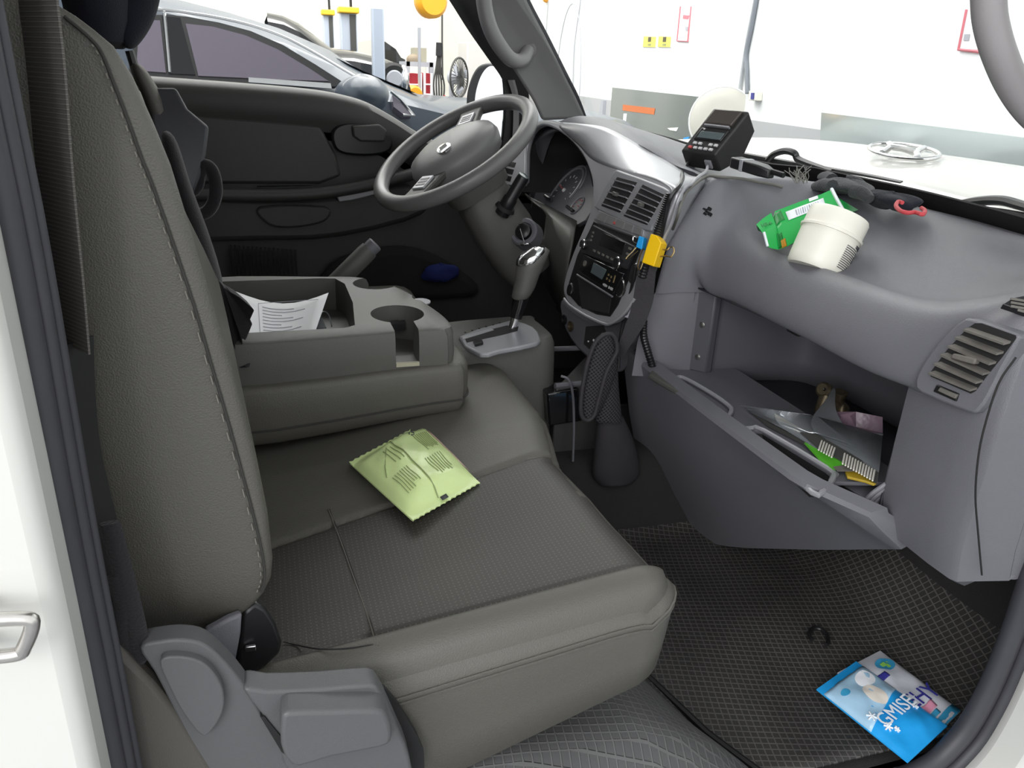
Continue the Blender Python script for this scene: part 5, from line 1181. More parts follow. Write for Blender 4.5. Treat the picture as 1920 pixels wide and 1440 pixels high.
# ================================================================== CLIPS, STRAP, POUCH AT THE CENTRE STACK
CP = Plane(at(1221, 468, y=-.158), (-.75, -.55, .25))
yc = thing('binder_clip', CP.q(1221, 468), 'yellow binder clip with wire handles clamping cables beside the radio', 'clip')
plate('clip_body', M['yellow'], yc, CP, [(1220, 438), (1231, 441), (1240, 455), (1226, 500), (1203, 492), (1212, 462)], -.012, .014, bevel=.0015)
MB().tube(CP.qs([(1238, 466), (1250, 469), (1256, 464), (1262, 464), (1264, 472), (1258, 482), (1251, 480), (1236, 481)], .002), .0013, 6, sm=4).build('wire_handle', M['wire'], yc)
MB().tube(CP.qs([(1206, 466), (1200, 480), (1196, 500), (1200, 505), (1206, 490)], .008), .0013, 6, sm=4).build('wire_handle', M['wire'], yc)
bcl = thing('small_clip', CP.q(1199, 455), 'small blue binder clip beside the yellow one', 'clip')
plate('clip_body', M['bluec'], bcl, CP, [(1198, 442), (1207, 445), (1203, 468), (1192, 463)], -.006, .010, bevel=.001)
MB().tube(CP.qs([(1193, 464), (1186, 472), (1176, 482), (1174, 486), (1182, 482), (1196, 470)], .006), .0010, 6, sm=4).build('wire_handle', M['wire'], bcl)
MB().tube(CP.qs([(1194, 446), (1188, 444), (1187, 452), (1193, 456)], .006), .0010, 6, sm=4).build('wire_handle', M['chrome'], bcl)
P_ = [at(1216, 490, y=-.150), at(1210, 530, y=-.148), at(1204, 570, y=-.145), at(1190, 610, y=-.14), at(1172, 645, y=-.13), at(1164, 668, y=-.12)]
tag(ribbon(P_, [(0, .030), (.35, .036), (.6, .034), (1, .012)], V((.65, -.5, .1)).normalized(), th=.004).build('black_strap', M['pouch']), 'flat black strap hanging down from the yellow clip', 'strap')
P_ = [at(1192, 500, y=-.125), at(1184, 540, y=-.115), at(1172, 590, y=-.085), at(1162, 640, y=-.085), at(1160, 690, y=-.09)]
cable('thin_cord', P_, .003, M['black'], 'thin black cord hanging along the right edge of the centre stack', 'cord')
P2 = cr([at(1207, 600, y=-.118), at(1207, 630, y=-.12), at(1215, 660, y=-.12), at(1224, 690, y=-.115)], 12)
tag(MB().tube(P2, [.0075 if k % 2 else .0062 for k in range(len(P2))], 10).build('drain_hose', M['black']), 'short black corrugated hose left of the glove box opening', 'hose')
WCp = Plane(at(1188, 585, y=-.125), (-.72, -.55, .42))
hc = plate('phone_cradle', mat('cradle_grey', (.42, .41, .46), .4), None, WCp, [(1178, 570), (1196, 583), (1206, 580), (1203, 588), (1196, 592), (1190, 606), (1182, 598), (1170, 594), (1176, 590), (1180, 582), (1176, 576)], -.008, .0, bevel=.001)
tag(hc, 'pale grey notched plastic bracket behind the black strap', 'bracket')
# black mesh pouch hanging below
pc_ = thing('mesh_pouch', at(1130, 760, y=-.11), 'black mesh pouch hanging between gear console and glove box lid', 'pouch')
def sheetbag(pts, th, mt, nm, y0):
    L = [(at(a[0], a[1], y=y0), at(b[0], b[1], y=y0)) for a, b in pts]; rings = []
    for a, b in L:
        c = (a+b)/2; h = (b-a)/2; nrm = V((-.25, -1, .2)).normalized()
        rings.append([c+h*math.cos(q_)+nrm*th*math.sin(q_) for q_ in [2*math.pi*k/20 for k in range(20)]])
    return MB().loft(cr_r(rings)).build(nm, mt, pc_, ang=80)
def cr_r(rings, n=4):
    cols = [cr([r[j] for r in rings], n) for j in range(len(rings[0]))]; return [[c[i] for c in cols] for i in range(len(cols[0]))]
sheetbag([((1128, 625), (1150, 627)), ((1112, 650), (1158, 650)), ((1100, 690), (1156, 690)), ((1091, 740), (1140, 740)), ((1090, 775), (1122, 775)), ((1096, 786), (1110, 788))], .014, M['mesh'], 'mesh_flap', -.135)
MB().tube(ats([(1138, 626), (1118, 640), (1104, 672), (1094, 715), (1089, 755), (1091, 780), (1102, 788), (1114, 778), (1122, 750), (1136, 700), (1150, 672), (1157, 655), (1152, 632)], y=-.150), .004, 8, sm=4, closed=True).build('binding', M['pouch'], pc_)
sheetbag([((1128, 690), (1158, 680)), ((1122, 730), (1160, 725)), ((1116, 770), (1164, 765)), ((1114, 790), (1166, 790))], .018, M['mesh'], 'mesh_front', -.115)
sheetbag([((1120, 782), (1168, 780)), ((1116, 820), (1184, 815)), ((1112, 860), (1196, 855)), ((1110, 890), (1200, 885)), ((1122, 908), (1188, 902))], .026, M['pouch'], 'pouch_base', -.095)
# ================================================================== IN THE GLOVE BOX
gz = .347
sl3 = thing('document_sleeve', at(1500, 800, z=gz), 'clear plastic document sleeve with cream card in the glove box', 'sleeve')
MB().grid([[at(px, py, z=gz+.010+h) for px, py, h in r] for r in ([(1388, 760, .02), (1450, 768, .02), (1520, 778, .02), (1600, 800, .03), (1655, 818, .03)], [(1395, 764, .01), (1455, 788, .006), (1530, 818, .006), (1610, 850, .012), (1650, 872, .012)], [(1402, 770, 0), (1470, 805, 0), (1545, 850, 0), (1615, 888, 0), (1645, 905, 0)])]).build('sleeve_film', M['film'], sl3, solid=.001)
MB().prism([at(1437, 774, z=gz+.014), at(1448, 776, z=gz+.014), at(1508, 810, z=gz+.012), at(1496, 812, z=gz+.012)], (0, 0, .003)).build('cream_card', M['paper_in'], sl3)
MB().prism([at(1400, 768, z=gz+.002), at(1440, 785, z=gz+.003), at(1540, 828, z=gz+.003), at(1648, 890, z=gz+.003), at(1644, 908, z=gz+.002), at(1535, 848, z=gz+.002), at(1440, 800, z=gz+.002)], (0, 0, .006)).build('dark_folder', M['panel_dark'], sl3)
pm = thing('printed_card', at(1590, 860, z=gz), 'dark card with rows of cream print in the glove box', 'card')
cc = [at(1500, 812, z=gz+.016), at(1530, 815, z=gz+.02), at(1648, 884, z=gz+.016), at(1644, 908, z=gz+.012), at(1590, 872, z=gz+.012), at(1535, 842, z=gz+.012)]
MB().prism(cc, (0, 0, .002)).build('card', M['panel_dark'], pm)
pl2 = MB(); 
def cl_l(a, b, n, dv, ln):
    for k in range(n):
        p = at(a[0]+(b[0]-a[0])*k/n, a[1]+(b[1]-a[1])*k/n, z=gz+.0195); q_ = at(a[0]+(b[0]-a[0])*k/n+dv[0], a[1]+(b[1]-a[1])*k/n+dv[1], z=gz+.0195); pl2.tube([p, q_], .0013, 4)
cl_l((1541, 826), (1570, 842), 6, (-6, 18), 1); cl_l((1584, 850), (1645, 884), 12, (-4, 20), 1)
pl2.build('print_rows', M['cream_ink'], pm)
gp = thing('green_packet', at(1545, 855, z=gz), 'bright green flat packet under the printed card in the glove box', 'packet')
MB().prism([at(1508, 832, z=gz+.006), at(1525, 838, z=gz+.007), at(1590, 870, z=gz+.008), at(1582, 880, z=gz+.006), at(1562, 882, z=gz+.005), at(1535, 862, z=gz+.005)], (0, 0, .004)).build('packet_body', mat('lime_green', (.10, .45, .03), .35), gp)
MB().prism([at(1562, 876, z=gz+.012), at(1590, 872, z=gz+.012), at(1606, 884, z=gz+.012), at(1570, 884, z=gz+.012)], (0, 0, .001)).build('silver_end', M['slat'], gp)
yt = MB().prism([at(1584, 888, z=gz+.004), at(1592, 884, z=gz+.005), at(1625, 892, z=gz+.006), at(1645, 908, z=gz+.006), at(1638, 912, z=gz+.004), at(1622, 906, z=gz+.004), at(1588, 898, z=gz+.004)], (0, 0, .004)).build('yellow_tag', mat('ochre', (.42, .29, .02), .5), bevel=.001); tag(yt, 'ochre yellow tag at the front of the glove box clutter', 'tag')
cst = MB().grid([[at(px, py, z=gz+h) for px, py, h in r] for r in ([(1562, 724, .05), (1552, 745, .045), (1535, 765, .035), (1515, 785, .03), (1520, 815, .025)], [(1566, 728, .05), (1560, 752, .045), (1556, 775, .035), (1570, 800, .03), (1580, 825, .025)], [(1568, 732, .05), (1564, 760, .045), (1575, 790, .035), (1610, 830, .03), (1640, 858, .025)])])
o = cst.build('plastic_strip', M['film'], solid=.0012, sub=2); tag(o, 'curled clear plastic strip rising out of the glove box clutter', 'strip')
br_ = thing('metal_clamp', at(1560, 755, z=gz+.03), 'dull brass coloured metal clamp standing at the back of the glove box', 'clamp')
MB().tube([at(1549, 745, x=.93), at(1541, 765, x=.92), at(1535, 785, x=.91)], [.013, .012, .010], 12).build('clamp_arm', M['brass'], br_)
MB().lathe([(.014, -.01), (.014, .008), (.010, .012), (.001, .012)], at(1547, 732, x=.93), (-.8, -.3, .4), 18).build('clamp_cap', M['brass'], br_)
MB().ell(at(1546, 730, x=.915), (.003, 0, 0), (0, .003, 0), (0, 0, .003), 8).build('rivet', M['chrome'], br_)
MB().tube([at(1577, 735, x=.94), at(1572, 755, x=.94), at(1580, 768, x=.93), at(1578, 778, x=.93)], [.012, .010, .012, .012], 10, sm=3).build('clamp_screw', M['brass'], br_)
pp_ = thing('folded_bag', at(1610, 790, z=gz+.03), 'purplish folded plastic bag at the right of the glove box', 'bag')
MB().loft([[at(px, py, z=gz+h) for px, py, h in r] for r in ([(1550, 774, .03), (1556, 772, .034), (1556, 778, .02), (1550, 790, .015)], [(1590, 780, .035), (1605, 772, .045), (1605, 800, .02), (1590, 808, .012)], [(1625, 790, .03), (1655, 782, .04), (1655, 812, .02), (1625, 812, .012)])]).build('bag_body', mat('mauve_film', (.17, .11, .14), .25, bump=.4, bscale=60), pp_, ang=25)
MB().tube([at(1552, 795, z=gz+.03), at(1600, 808, z=gz+.028), at(1655, 815, z=gz+.028)], .0018, 6, sm=4).build('bag_edge', M['film'], pp_)
# blue rag in the driver door pocket
o = MB().loft(blob(at(825, 512, y=.70), (.055, .02, .025), 20, 21, .12)).build('blue_rag', mat('blue_rag', (.010, .018, .12), .9, bump=.5, bscale=200), sub=1); tag(o, "dark blue rag in the low pocket of the driver's door", 'rag')
# ================================================================== TRUCK NOSE, WIPERS
nz = thing('truck_nose', (1.3, 0, .3), 'white bonnet of the truck with chrome oval badge beyond the windscreen', 'bonnet')
rows = []
for j in range(29):
    y = lerp(-.86, .86, j/28); k = (abs(y)/.86)**3
    rows.append([V((x-.20*k*(x > 1.2)-.28*k*(x <= 1.2), y, z-.05*k)) for x, z in ((1.14, .60), (1.175, .684), (1.20, .699), (1.25, .722), (1.31, .740), (1.37, .744), (1.44, .728), (1.49, .68), (1.52, .60), (1.53, .3), (1.53, -.2))])
MB().grid(rows).build('bonnet_panel', M['white_paint'], nz, ang=60)
ep = Plane((1.29, 0, .742), (-.30, -.08, .95), (1, 0, 0))
ec0 = at(1692, 287, pl=(ep.o, ep.n))
eu0 = (at(1757, 296, pl=(ep.o, ep.n))-at(1626, 280, pl=(ep.o, ep.n)))/2; ew = (at(1697, 275, pl=(ep.o, ep.n))-at(1688, 300, pl=(ep.o, ep.n)))/2
bg_ = MB().tube([ec0+eu0*math.cos(a)+ew*math.sin(a)+V((0, 0, .004)) for a in [2*math.pi*k/40 for k in range(40)]], .0045, 10, closed=True).build('badge', M['chrome'], nz)
hb_ = MB()
hb_.tube([ec0-eu0*.45+ew*.75+V((0, 0, .005)), ec0-eu0*.40+ew*.1+V((0, 0, .007)), ec0-eu0*.55-ew*.7+V((0, 0, .005))], .007, 8, sm=4); hb_.tube([ec0+eu0*.55+ew*.7+V((0, 0, .005)), ec0+eu0*.40-ew*.1+V((0, 0, .007)), ec0+eu0*.45-ew*.75+V((0, 0, .005))], .007, 8, sm=4); hb_.tube([ec0-eu0*.42+ew*.25+V((0, 0, .006)), ec0+V((0, 0, .009)), ec0+eu0*.42-ew*.25+V((0, 0, .006))], .007, 8, sm=4)
hb_.build('badge_mark', M['chrome'], bg_)
def wiper(nm, blade, arm, lab):
    w = thing(nm, blade[0], lab, 'wiper')
    MB().tube(blade, .006, 8, sm=5, flat=1.6).build('blade', M['black'], w)
    MB().tube([p+V((0, 0, -.012)) for p in blade], .0035, 6, sm=5, flat=2).build('rubber_strip', M['blackm'], w)
    MB().tube(arm, [.008]*(len(arm)-1)+[.006], 8, sm=6).build('arm', M['black'], w)
    return w
wiper('wiper', [at(1385, 291, x=1.16), at(1450, 303, x=1.18), at(1530, 317, x=1.195), at(1620, 333, x=1.20), at(1690, 348, x=1.20)], [at(1440, 300, x=1.17), at(1452, 289, x=1.17), at(1472, 283, x=1.175), at(1490, 288, x=1.18), at(1500, 301, x=1.185), at(1560, 322, x=1.19)], 'black wiper at the bottom of the windscreen behind the printer')
wiper('wiper', [at(1740, 392, x=1.14), at(1800, 395, x=1.13), at(1860, 400, x=1.12), at(1930, 412, x=1.10)], [at(1780, 388, x=1.14), at(1830, 378, x=1.13), at(1875, 376, x=1.12), at(1910, 384, x=1.11), at(1960, 400, x=1.08)], 'black wiper at the right-hand end of the windscreen')
# ================================================================== ON THE FRONT WALL
def wq(px, py, h=0): return WP.q(px, py, h)
def wplate(nm, mt, par, pts, h0=0, h1=.006, bevel=0, sm=0): return plate(nm, mt, par, WP, pts, h0, h1, bevel=bevel, sm=sm)
m_post = mat('poster_white', (.93, .93, .93), .6); m_pyel = mat('poster_yellow', (.72, .62, .14), .6); m_pred = mat('poster_red', (.75, .20, .24), .6)
for i, (x0, x1, lab) in enumerate(((1212, 1236, 'left of two white notices with a yellow lower band on the wall'), (1240, 1264, 'right of two white notices with a yellow lower band on the wall'))):
    t = thing('wall_notice', wq(x0, 60), lab, 'notice', 'notices on the front wall')
    wplate('sheet', m_post, t, [(x0, 15), (x1, 14), (x1-7, 89), (x0-7, 88)])
    yb = wplate('yellow_band', m_pyel, t, [(x0-5, 68), (x1-6, 69), (x1-7.5, 88.5), (x0-7, 88)], .005, .008)
    c = wq((x0+x1)/2-6, 74, .0085); du = wq(x1, 74)-wq(x0, 74)
    for k in range(4): MB().obox(c+du.normalized()*(k-1.5)*.017, du.normalized()*.0055, V((0, 0, .017)), WP.n*.001).build('lettering', M['ink'], yb)
    for k in range(7):
        if k != 2: MB().obox(wq((x0+x1)/2-6.5, 84, .0085)+du.normalized()*(k-3)*.0095, du.normalized()*.0035, V((0, 0, .008)), WP.n*.001).build('lettering', M['lime_print'], yb)
t = thing('wall_poster', wq(1280, 45), 'narrow red framed poster right of the two yellow banded notices', 'poster')
wplate('sheet', m_post, t, [(1276, 10), (1297, 11), (1290, 78), (1269, 77)])
MB().tube([wq(px, py, .008) for px, py in [(1276, 12), (1269.5, 76.5), (1289.5, 77.5), (1296, 12)]], .006, 4).build('red_border', m_pred, t)
wplate('red_picture', m_pred, t, [(1281, 28), (1292, 29), (1290, 36), (1280, 35)], .005, .009)
wplate('picture', M['print'], t, [(1285, 50), (1290, 50), (1289, 58), (1285, 58)], .005, .009)
t = thing('wall_poster', wq(1800, 70), 'red framed poster partly hidden by the pale grab handle', 'poster')
wplate('sheet', m_post, t, [(1812, 18), (1850, 22), (1838, 96), (1798, 93)])
MB().tube([wq(px, py, .008) for px, py in [(1812, 18), (1797, 93), (1838, 97)]], .006, 4).build('red_border', m_pred, t)
wplate('picture', M['print'], t, [(1808, 64), (1818, 64), (1816, 76), (1806, 76)], .005, .009)
tag(MB().tube([wq(px, py, .012) for px, py in [(1092, -30), (1086, 20), (1080, 60), (1076, 100), (1074, 160)]], .006, 8, sm=4).build('wall_cable', M['print']), 'grey cable hanging down the wall beside the windscreen pillar', 'cable')
cd2 = thing('conduit', wq(1405, 60), 'pair of grey conduits running down the white wall to a switch box', 'conduit')
MB().tube([wq(px, py, .014) for px, py in [(1420, -30), (1415, 5), (1405, 55), (1397, 100), (1386, 175)]], .011, 8, sm=3).build('pipe', mat('conduit_grey', (.45, .47, .49), .5), cd2)
MB().tube([wq(px, py, .014) for px, py in [(1422, -30), (1417, 5), (1408, 55), (1399, 100), (1400, 130), (1401, 175)]], .013, 8, sm=3).build('pipe', mat('conduit_dark', (.22, .24, .27), .5), cd2)
swb = wplate('switch_box', M['white'], cd2, [(1404, 170), (1418, 171), (1417, 189), (1403, 188)], 0, .04, bevel=.004)
wplate('switch_rocker', M['navy_ink'], swb, [(1408, 174), (1413, 174), (1412, 186), (1407, 186)], .038, .046)
fc = wq(1353, 226, .10); fu = V((WN.y, -WN.x, 0))*-1
fan = thing('wall_fan', fc, 'round cream wall fan behind the receipt printer', 'fan')
WNf = (CAM-fc).normalized(); FPn = Plane(fc, WNf); fr_ = (FPn.q(1414, 226)-FPn.q(1292, 226)).length/2
m_cream = mat('fan_cream', (.74, .72, .64), .5)
MB().lathe([(.001, 0), (fr_*.93, 0), (fr_, .012), (fr_, .02), (fr_*.97, .024), (fr_*.6, .03), (.001, .03)], fc, WNf, 40).build('guard', m_cream, fan)
MB().tube([fc+FPn.u*fr_*math.cos(a)+FPn.v*fr_*math.sin(a)+WNf*.018 for a in [2*math.pi*k/40 for k in range(40)]], .006, 8, closed=True).build('rim_ring', m_post, fan)
MB().tube([fc, fc-WN*.10], .04, 16).build('wall_mount', m_cream, fan)
f2 = wq(1063, 168, .05); fp2 = Plane(f2, WN); rr = (fp2.q(1085, 168)-fp2.q(1040, 168)).length/2
tag(MB().tube([f2+fp2.u*rr*math.cos(a)+fp2.v*rr*1.6*math.sin(a) for a in [2*math.pi*k/36 for k in range(36)]], .005, 6, closed=True).build('wall_ring', M['print']), 'thin wire ring hanging on the wall beside the windscreen pillar', 'ring')
# dark reflecting board and long mirror standing at the wall
m_mir = mat('mirror_board', (.36, .40, .39), .06, metal=.9)
rb1 = thing('reflecting_board', wq(1225, 230), 'dark tinted reflecting board with painted orange reflection standing at the wall', 'board')
wplate('board', mat('dark_board', (.26, .29, .28), .12, metal=.4), rb1, [(1148, 164), (1305, 181), (1300, 282), (1140, 268)], .02, .04)  # dark tint stands in for the dark surroundings the board reflects
wplate('orange_reflection', mat('orange_reflection', (.62, .17, .05), .5), rb1, [(1168, 196), (1228, 203), (1226, 215), (1167, 207)], .035, .043)  # painted patch standing in for an orange reflection in the board
wplate('white_mark', m_post, rb1, [(1169, 213), (1175, 213), (1173, 231), (1168, 230)], .035, .043)
wplate('white_mark', m_post, rb1, [(1251, 240), (1272, 239), (1268, 246), (1256, 244)], .035, .043)
wplate('blue_mark', M['bluec'], rb1, [(1282, 258), (1292, 256), (1288, 274), (1276, 274)], .035, .043)
mrr = thing('long_mirror', wq(1730, 260), 'long low mirror standing against the wall ahead of the bonnet', 'mirror')
wplate('mirror_sheet', mat('mirror_sheet', (.72, .79, .77), .10, metal=.55), mrr, [(1540, 211), (1960, 263), (1952, 345), (1536, 300)], .02, .035)
tag(wplate('wall_tool', M['print'], None, [(1127, 188), (1131, 188), (1129, 222), (1122, 222)], .0, .03), 'small dark tool hanging on the wall beside the dark board', 'tool')
o = MB().lathe([(.001, 0), (.05, 0), (.055, .02), (.04, .05), (.001, .06)], wq(1027, -4), WN, 20).build('wall_lamp', mat('orange_lamp', (.85, .38, .03), .4)); tag(o, 'small orange lamp on the front wall above the pillar', 'lamp')
tag(MB().tube([wq(1028, 2, .01), wq(1026, 30, .01), wq(1024, 60, .01)], .004, 6).build('lamp_cord', M['print']), 'thin cord under the orange wall lamp', 'cord')
# ================================================================== GREY CAR BESIDE THE TRUCK
YS = 2.0
gc = thing('grey_car', (.2, YS+.9, -.3), "blue grey car with tinted windows beyond the driver's door", 'car')
m_paint = mat('blue_grey_paint', (.050, .068, .092), .42, coat=.25)
m_cglass = mat('tinted_glass_reflection', (.135, .118, .15), .04, coat=.6)  # purple base colour carries the reflections on the dark panes
roof = [(-1.9, 1.02), (-1.2, 1.13), (-.7, 1.105), (-.31, 1.035), (-.1, .995), (.12, .94), (.315, .868), (.42, .815), (.60, .755), (.755, .705), (1.1, .685), (1.45, .66), (1.75, .61), (1.9, .53), (1.97, .40)]
belt = [(-1.9, .80), (-.5, .775), (.3, .755), (.55, .73), (.755, .69), (1.1, .655), (1.6, .59), (1.97, .36)]
xs = [-1.9, -1.6, -1.2, -.9, -.7, -.5, -.31, -.1, .12, .315, .42, .52, .60, .68, .755, .9, 1.1, 1.3, 1.45, 1.6, 1.75, 1.85, 1.9, 1.97]
secs = []
for x in xs:
    zr = tab(roof, x); zb = tab(belt, x); nose = max(0, (x-1.3)/.67)**2*.22; cab = max(0, min(1, (zr-zb)/.1))
    half = [(YS+.02+nose, -.30), (YS-.01+nose, .1), (YS+.0+nose, .45), (YS-.005+nose, zb-.10), (YS+.015+nose, zb), (YS+.02+.14*cab+nose, zr-.012), (YS+.05+.16*cab+nose, zr), (YS+.40, zr+.035*cab+.02), (YS+.92, zr+.05*cab+.028)]
    secs.append([V((x, y, z)) for y, z in half]+[V((x, 2*(YS+.92)-y, z)) for y, z in half[-2::-1]])
MB().loft([s for s in secs], ring_closed=False).build('body', m_paint, gc, ang=32)
# side glass on the sloping plane between belt and roof edge
GPl = Plane((0, YS+.012, .76), (0, -.90, .43))
GPl = Plane((0, YS+.008, .765), (0, -.905, .425))
def cplate(nm, mt, pts, h0, h1, sm=0, par=gc): return plate(nm, mt, par, GPl, pts, h0, h1, bevel=0, sm=sm)
cplate('window_frame', M['black'], [(260, 30), (312, 27), (350, 31), (410, 42), (470, 58), (530, 84), (590, 120), (640, 152), (628, 162), (500, 157), (360, 150), (240, 142)], -.02, .002)
cplate('rear_window', m_cglass, [(262, 38), (300, 38), (311, 136), (255, 132)], 0, .006)
cplate('pillar_black', M['gloss'], [(303, 30), (338, 33), (366, 140), (318, 138)], 0, .006)
cplate('front_window', m_cglass, [(348, 44), (400, 50), (460, 66), (520, 92), (580, 128), (616, 152), (500, 148), (372, 142)], 0, .006)
ch = MB(); ch.tube([GPl.q(px, py, .006) for px, py in [(240, 16), (310, 19), (355, 24), (410, 33), (470, 47), (530, 68), (585, 96), (640, 128), (678, 150)]], .0055, 8, sm=4)
ch.build('chrome_trim', M['chrome'], gc)
cplate('belt_trim', M['chrome'], [(466, 145), (620, 156), (622, 166), (466, 154)], .004, .010)
MB().tube([GPl.q(308, 24, .006), GPl.q(318, 136, .006)], .006, 6).build('pillar_trim', M['chrome'], gc)
cq = plate('quarter_glass', m_cglass, gc, GPl, [(735, 178), (752, 192), (772, 214), (756, 214), (738, 200)], -.03, .02, bevel=0)
MB().tube([GPl.q(px, py, .02) for px, py in [(733, 172), (752, 188), (776, 217), (756, 216)]], .007, 6).build('quarter_trim', M['chrome'], gc)
# roof pillar line and front screen
fs = MB().grid([[V((x, y, z)) for y in (YS+.34, YS+.6, YS+.92, YS+1.3, YS+1.62)] for x, z in ((.02, 1.0), (.25, .93), (.45, .845), (.70, .755))]); fs.build('front_screen', m_cglass, gc)
mr_ = MB().loft(blob(at(680, 178, y=YS-.16), (.105, .13, .075), 20, 2, .03)); mr_.build('door_mirror', m_paint, gc, sub=1)
MB().obox(at(690, 195, y=YS-.06), (.03, 0, 0), (0, .08, 0), (0, 0, .012)).build('mirror_foot', M['black'], gc, bevel=.005)
for yy in (YS+.30, YS+1.54):
    s = 1 if yy < YS+.9 else -1
    hl = MB().prism([V((1.83, yy-.28*s, .56)), V((1.94, yy+.12*s, .50)), V((1.985, yy+.15*s, .42)), V((1.90, yy-.22*s, .44))], (.03, 0, .004)).build('headlight', M['gloss'], gc, bevel=.005)
    MB().prism([V((1.865, yy-.22*s, .55)), V((1.945, yy+.05*s, .50)), V((1.975, yy+.06*s, .445)), V((1.915, yy-.16*s, .455))], (.035, 0, .004)).build('lamp_lens', M['chrome'], hl, bevel=.004)
MB().prism([V((1.97, YS+.5, .42)), V((1.97, YS+1.34, .42)), V((2.0, YS+1.3, .2)), V((2.0, YS+.54, .2))], (.02, 0, 0)).build('grille', M['black'], gc)
# ================================================================== BLACK CAR ON A LIFT
Y2 = 4.6
bcx = thing('black_car', (.4, Y2+.8, .2), 'black car standing behind the grey car', 'car')
m_bp = mat('black_paint', (.012, .012, .013), .2, coat=1)
sp2 = [((500, 24), .45), ((530, 30), .4), ((560, 44), .3), ((600, 75), .1), ((625, 94), 0), ((660, 98), 0), ((700, 106), 0), ((735, 116), 0), ((755, 128), 0), ((763, 148), 0)]
secs = []
for (px, py), ins in sp2:
    p = at(px, py, y=Y2+.15); zb = p.z-.5
    secs.append([V((p.x, Y2, p.z-.55)), V((p.x, Y2, p.z-.06)), V((p.x, Y2+.12, p.z)), V((p.x+.02, Y2+.8, p.z+.03)), V((p.x, Y2+1.5, p.z)), V((p.x, Y2+1.6, p.z-.55))])
MB().loft(secs, ring_closed=False).build('body', m_bp, bcx, ang=30)
wc = at(740, 148, y=Y2-.02)
MB().lathe([(.001, .0), (.09, .0), (.11, .03), (.11, .2), (.001, .2)], wc, (0, 1, 0), 28).build('wheel', M['blackm'], bcx)
MB().lathe([(.001, -.012), (.05, -.012), (.06, .0), (.001, .004)], wc, (0, 1, 0), 20).build('wheel_hub', M['print'], bcx)
MB().loft(blob(at(757, 150, y=Y2+.0), (.035, .03, .10), 16, 5, .03)).build('headlight', M['chrome'], bcx)
c2 = at(735, 95, y=7.3)
pk = thing('pickup_car', (c2.x, 7.6, c2.z-.6), 'dark car with open windows far behind the blue grey post', 'car')
MB().loft([[V((at(px, py, y=7.3).x, 7.3+dy, at(px, py, y=7.3).z-dz)) for dy, dz in ((0, .9), (0, 0), (1.5, 0), (1.5, .9))] for px, py in ((700, 74), (722, 78), (742, 92), (752, 108), (760, 112))]).build('body', m_bp, pk)
# ================================================================== WORKSHOP FITTINGS
m_lift = mat('lift_blue_grey', (.42, .47, .55), .4); m_cap = mat('lift_yellow', (.85, .52, .03), .5)
def colm(px0, px1, py0, y, lab, cap=True):
    a = at(px0, py0, y=y); b = at(px1, py0, y=y); t = thing('lift_post', ((a.x+b.x)/2, y, GZ), lab, 'lift post', 'car lift posts')
    MB().bx((a.x, y, GZ), (b.x, y+(b.x-a.x), a.z)).build('post', m_lift, t, bevel=.01)
    if cap:
        w = b.x-a.x
        MB().bx((a.x-w*.12, y-.05, a.z), (b.x+w*.12, y+w, a.z+.05)).build('top_cap', m_cap, t, bevel=.01)
        MB().bx((lerp(a.x, b.x, .55), y-.012, GZ), (lerp(a.x, b.x, .92), y+.01, a.z-.01)).build('slot', M['panel_dark'], t)
        MB().tube([V((lerp(a.x, b.x, .7), y+.05, a.z)), V((lerp(a.x, b.x, .6), y+.05, a.z+.9))], .012, 6).build('hose', M['black'], t)
    return t
colm(697, 720, 13, 4.25, 'plain blue grey lift post standing right of the two yellow capped posts', cap=False)
colm(638, 669, 24, 6.4, 'thick lift post with yellow cap, the wider of two', True)
colm(605, 625, 28, 7.4, 'slim lift post with yellow cap left of the wider one', True)
tag(wplate('x', m_post, None, [(0, 0), (1, 0), (1, 1)]) if False else MB().bx((at(800, 100, y=8.6).x, 8.6, GZ), (at(822, 100, y=8.6).x, 8.7, 2.6)).build('wall_post', mat('post_white', (.8, .8, .78), .7)), 'white building post near the far wall', 'post')
# red cage trolley
ry = 5.6
rt = thing('tool_trolley', at(785, 190, y=ry), 'red panelled tool trolley with white frame near the far wall', 'trolley')
for x0, x1 in ((765, 789), (796, 809)):
    a = at(x0, 137, y=ry); b = at(x1, 137, y=ry); lo_ = at(x0, 192, y=ry).z
    MB().bx((a.x, ry+.02, lo_), (b.x, ry+.3, a.z)).build('red_panel', mat('cart_red', (.42, .022, .035), .5), rt)
    fm = MB(); fm.tube([V((a.x, ry, lo_-.3)), V((a.x, ry, a.z)), V((b.x, ry, a.z)), V((b.x, ry, lo_-.3))], .011, 8)
    for z in (lerp(lo_, a.z, .62), lerp(lo_, a.z, .28)): fm.tube([V((a.x, ry-.005, z)), V((b.x, ry-.005, z))], .006, 6)
    fm.build('frame', m_post, rt)
tb_ = thing('work_table', at(785, 130, y=6.2), 'grey work table with a box behind the red trolley', 'table')
a = at(762, 115, y=6.2); b = at(812, 115, y=6.2); MB().bx((a.x, 6.2, a.z-.04), (b.x, 6.6, a.z)).build('tabletop', M['print'], tb_)
for t in (.05, .95): x = lerp(a.x, b.x, t); MB().bx((x-.02, 6.2, GZ), (x+.02, 6.24, a.z)).build('leg', M['print'], tb_)
a2 = at(785, 118, y=6.1); b2 = at(808, 135, y=6.1)
tag(MB().bx((a2.x, 6.3, a.z), (b2.x, 6.5, a.z+.12)).build('storage_box', mat('box_olive', (.36, .34, .26), .7)), 'olive storage box at the right of the work table', 'box')
a = at(776, 112, y=6.3); tag(MB().ell(a, (.07, 0, 0), (0, .05, 0), (0, 0, .05)).build('tool_roll', mat('tool_brown', (.25, .2, .14), .6)), 'small brown bundle lying on the work table', 'bundle')
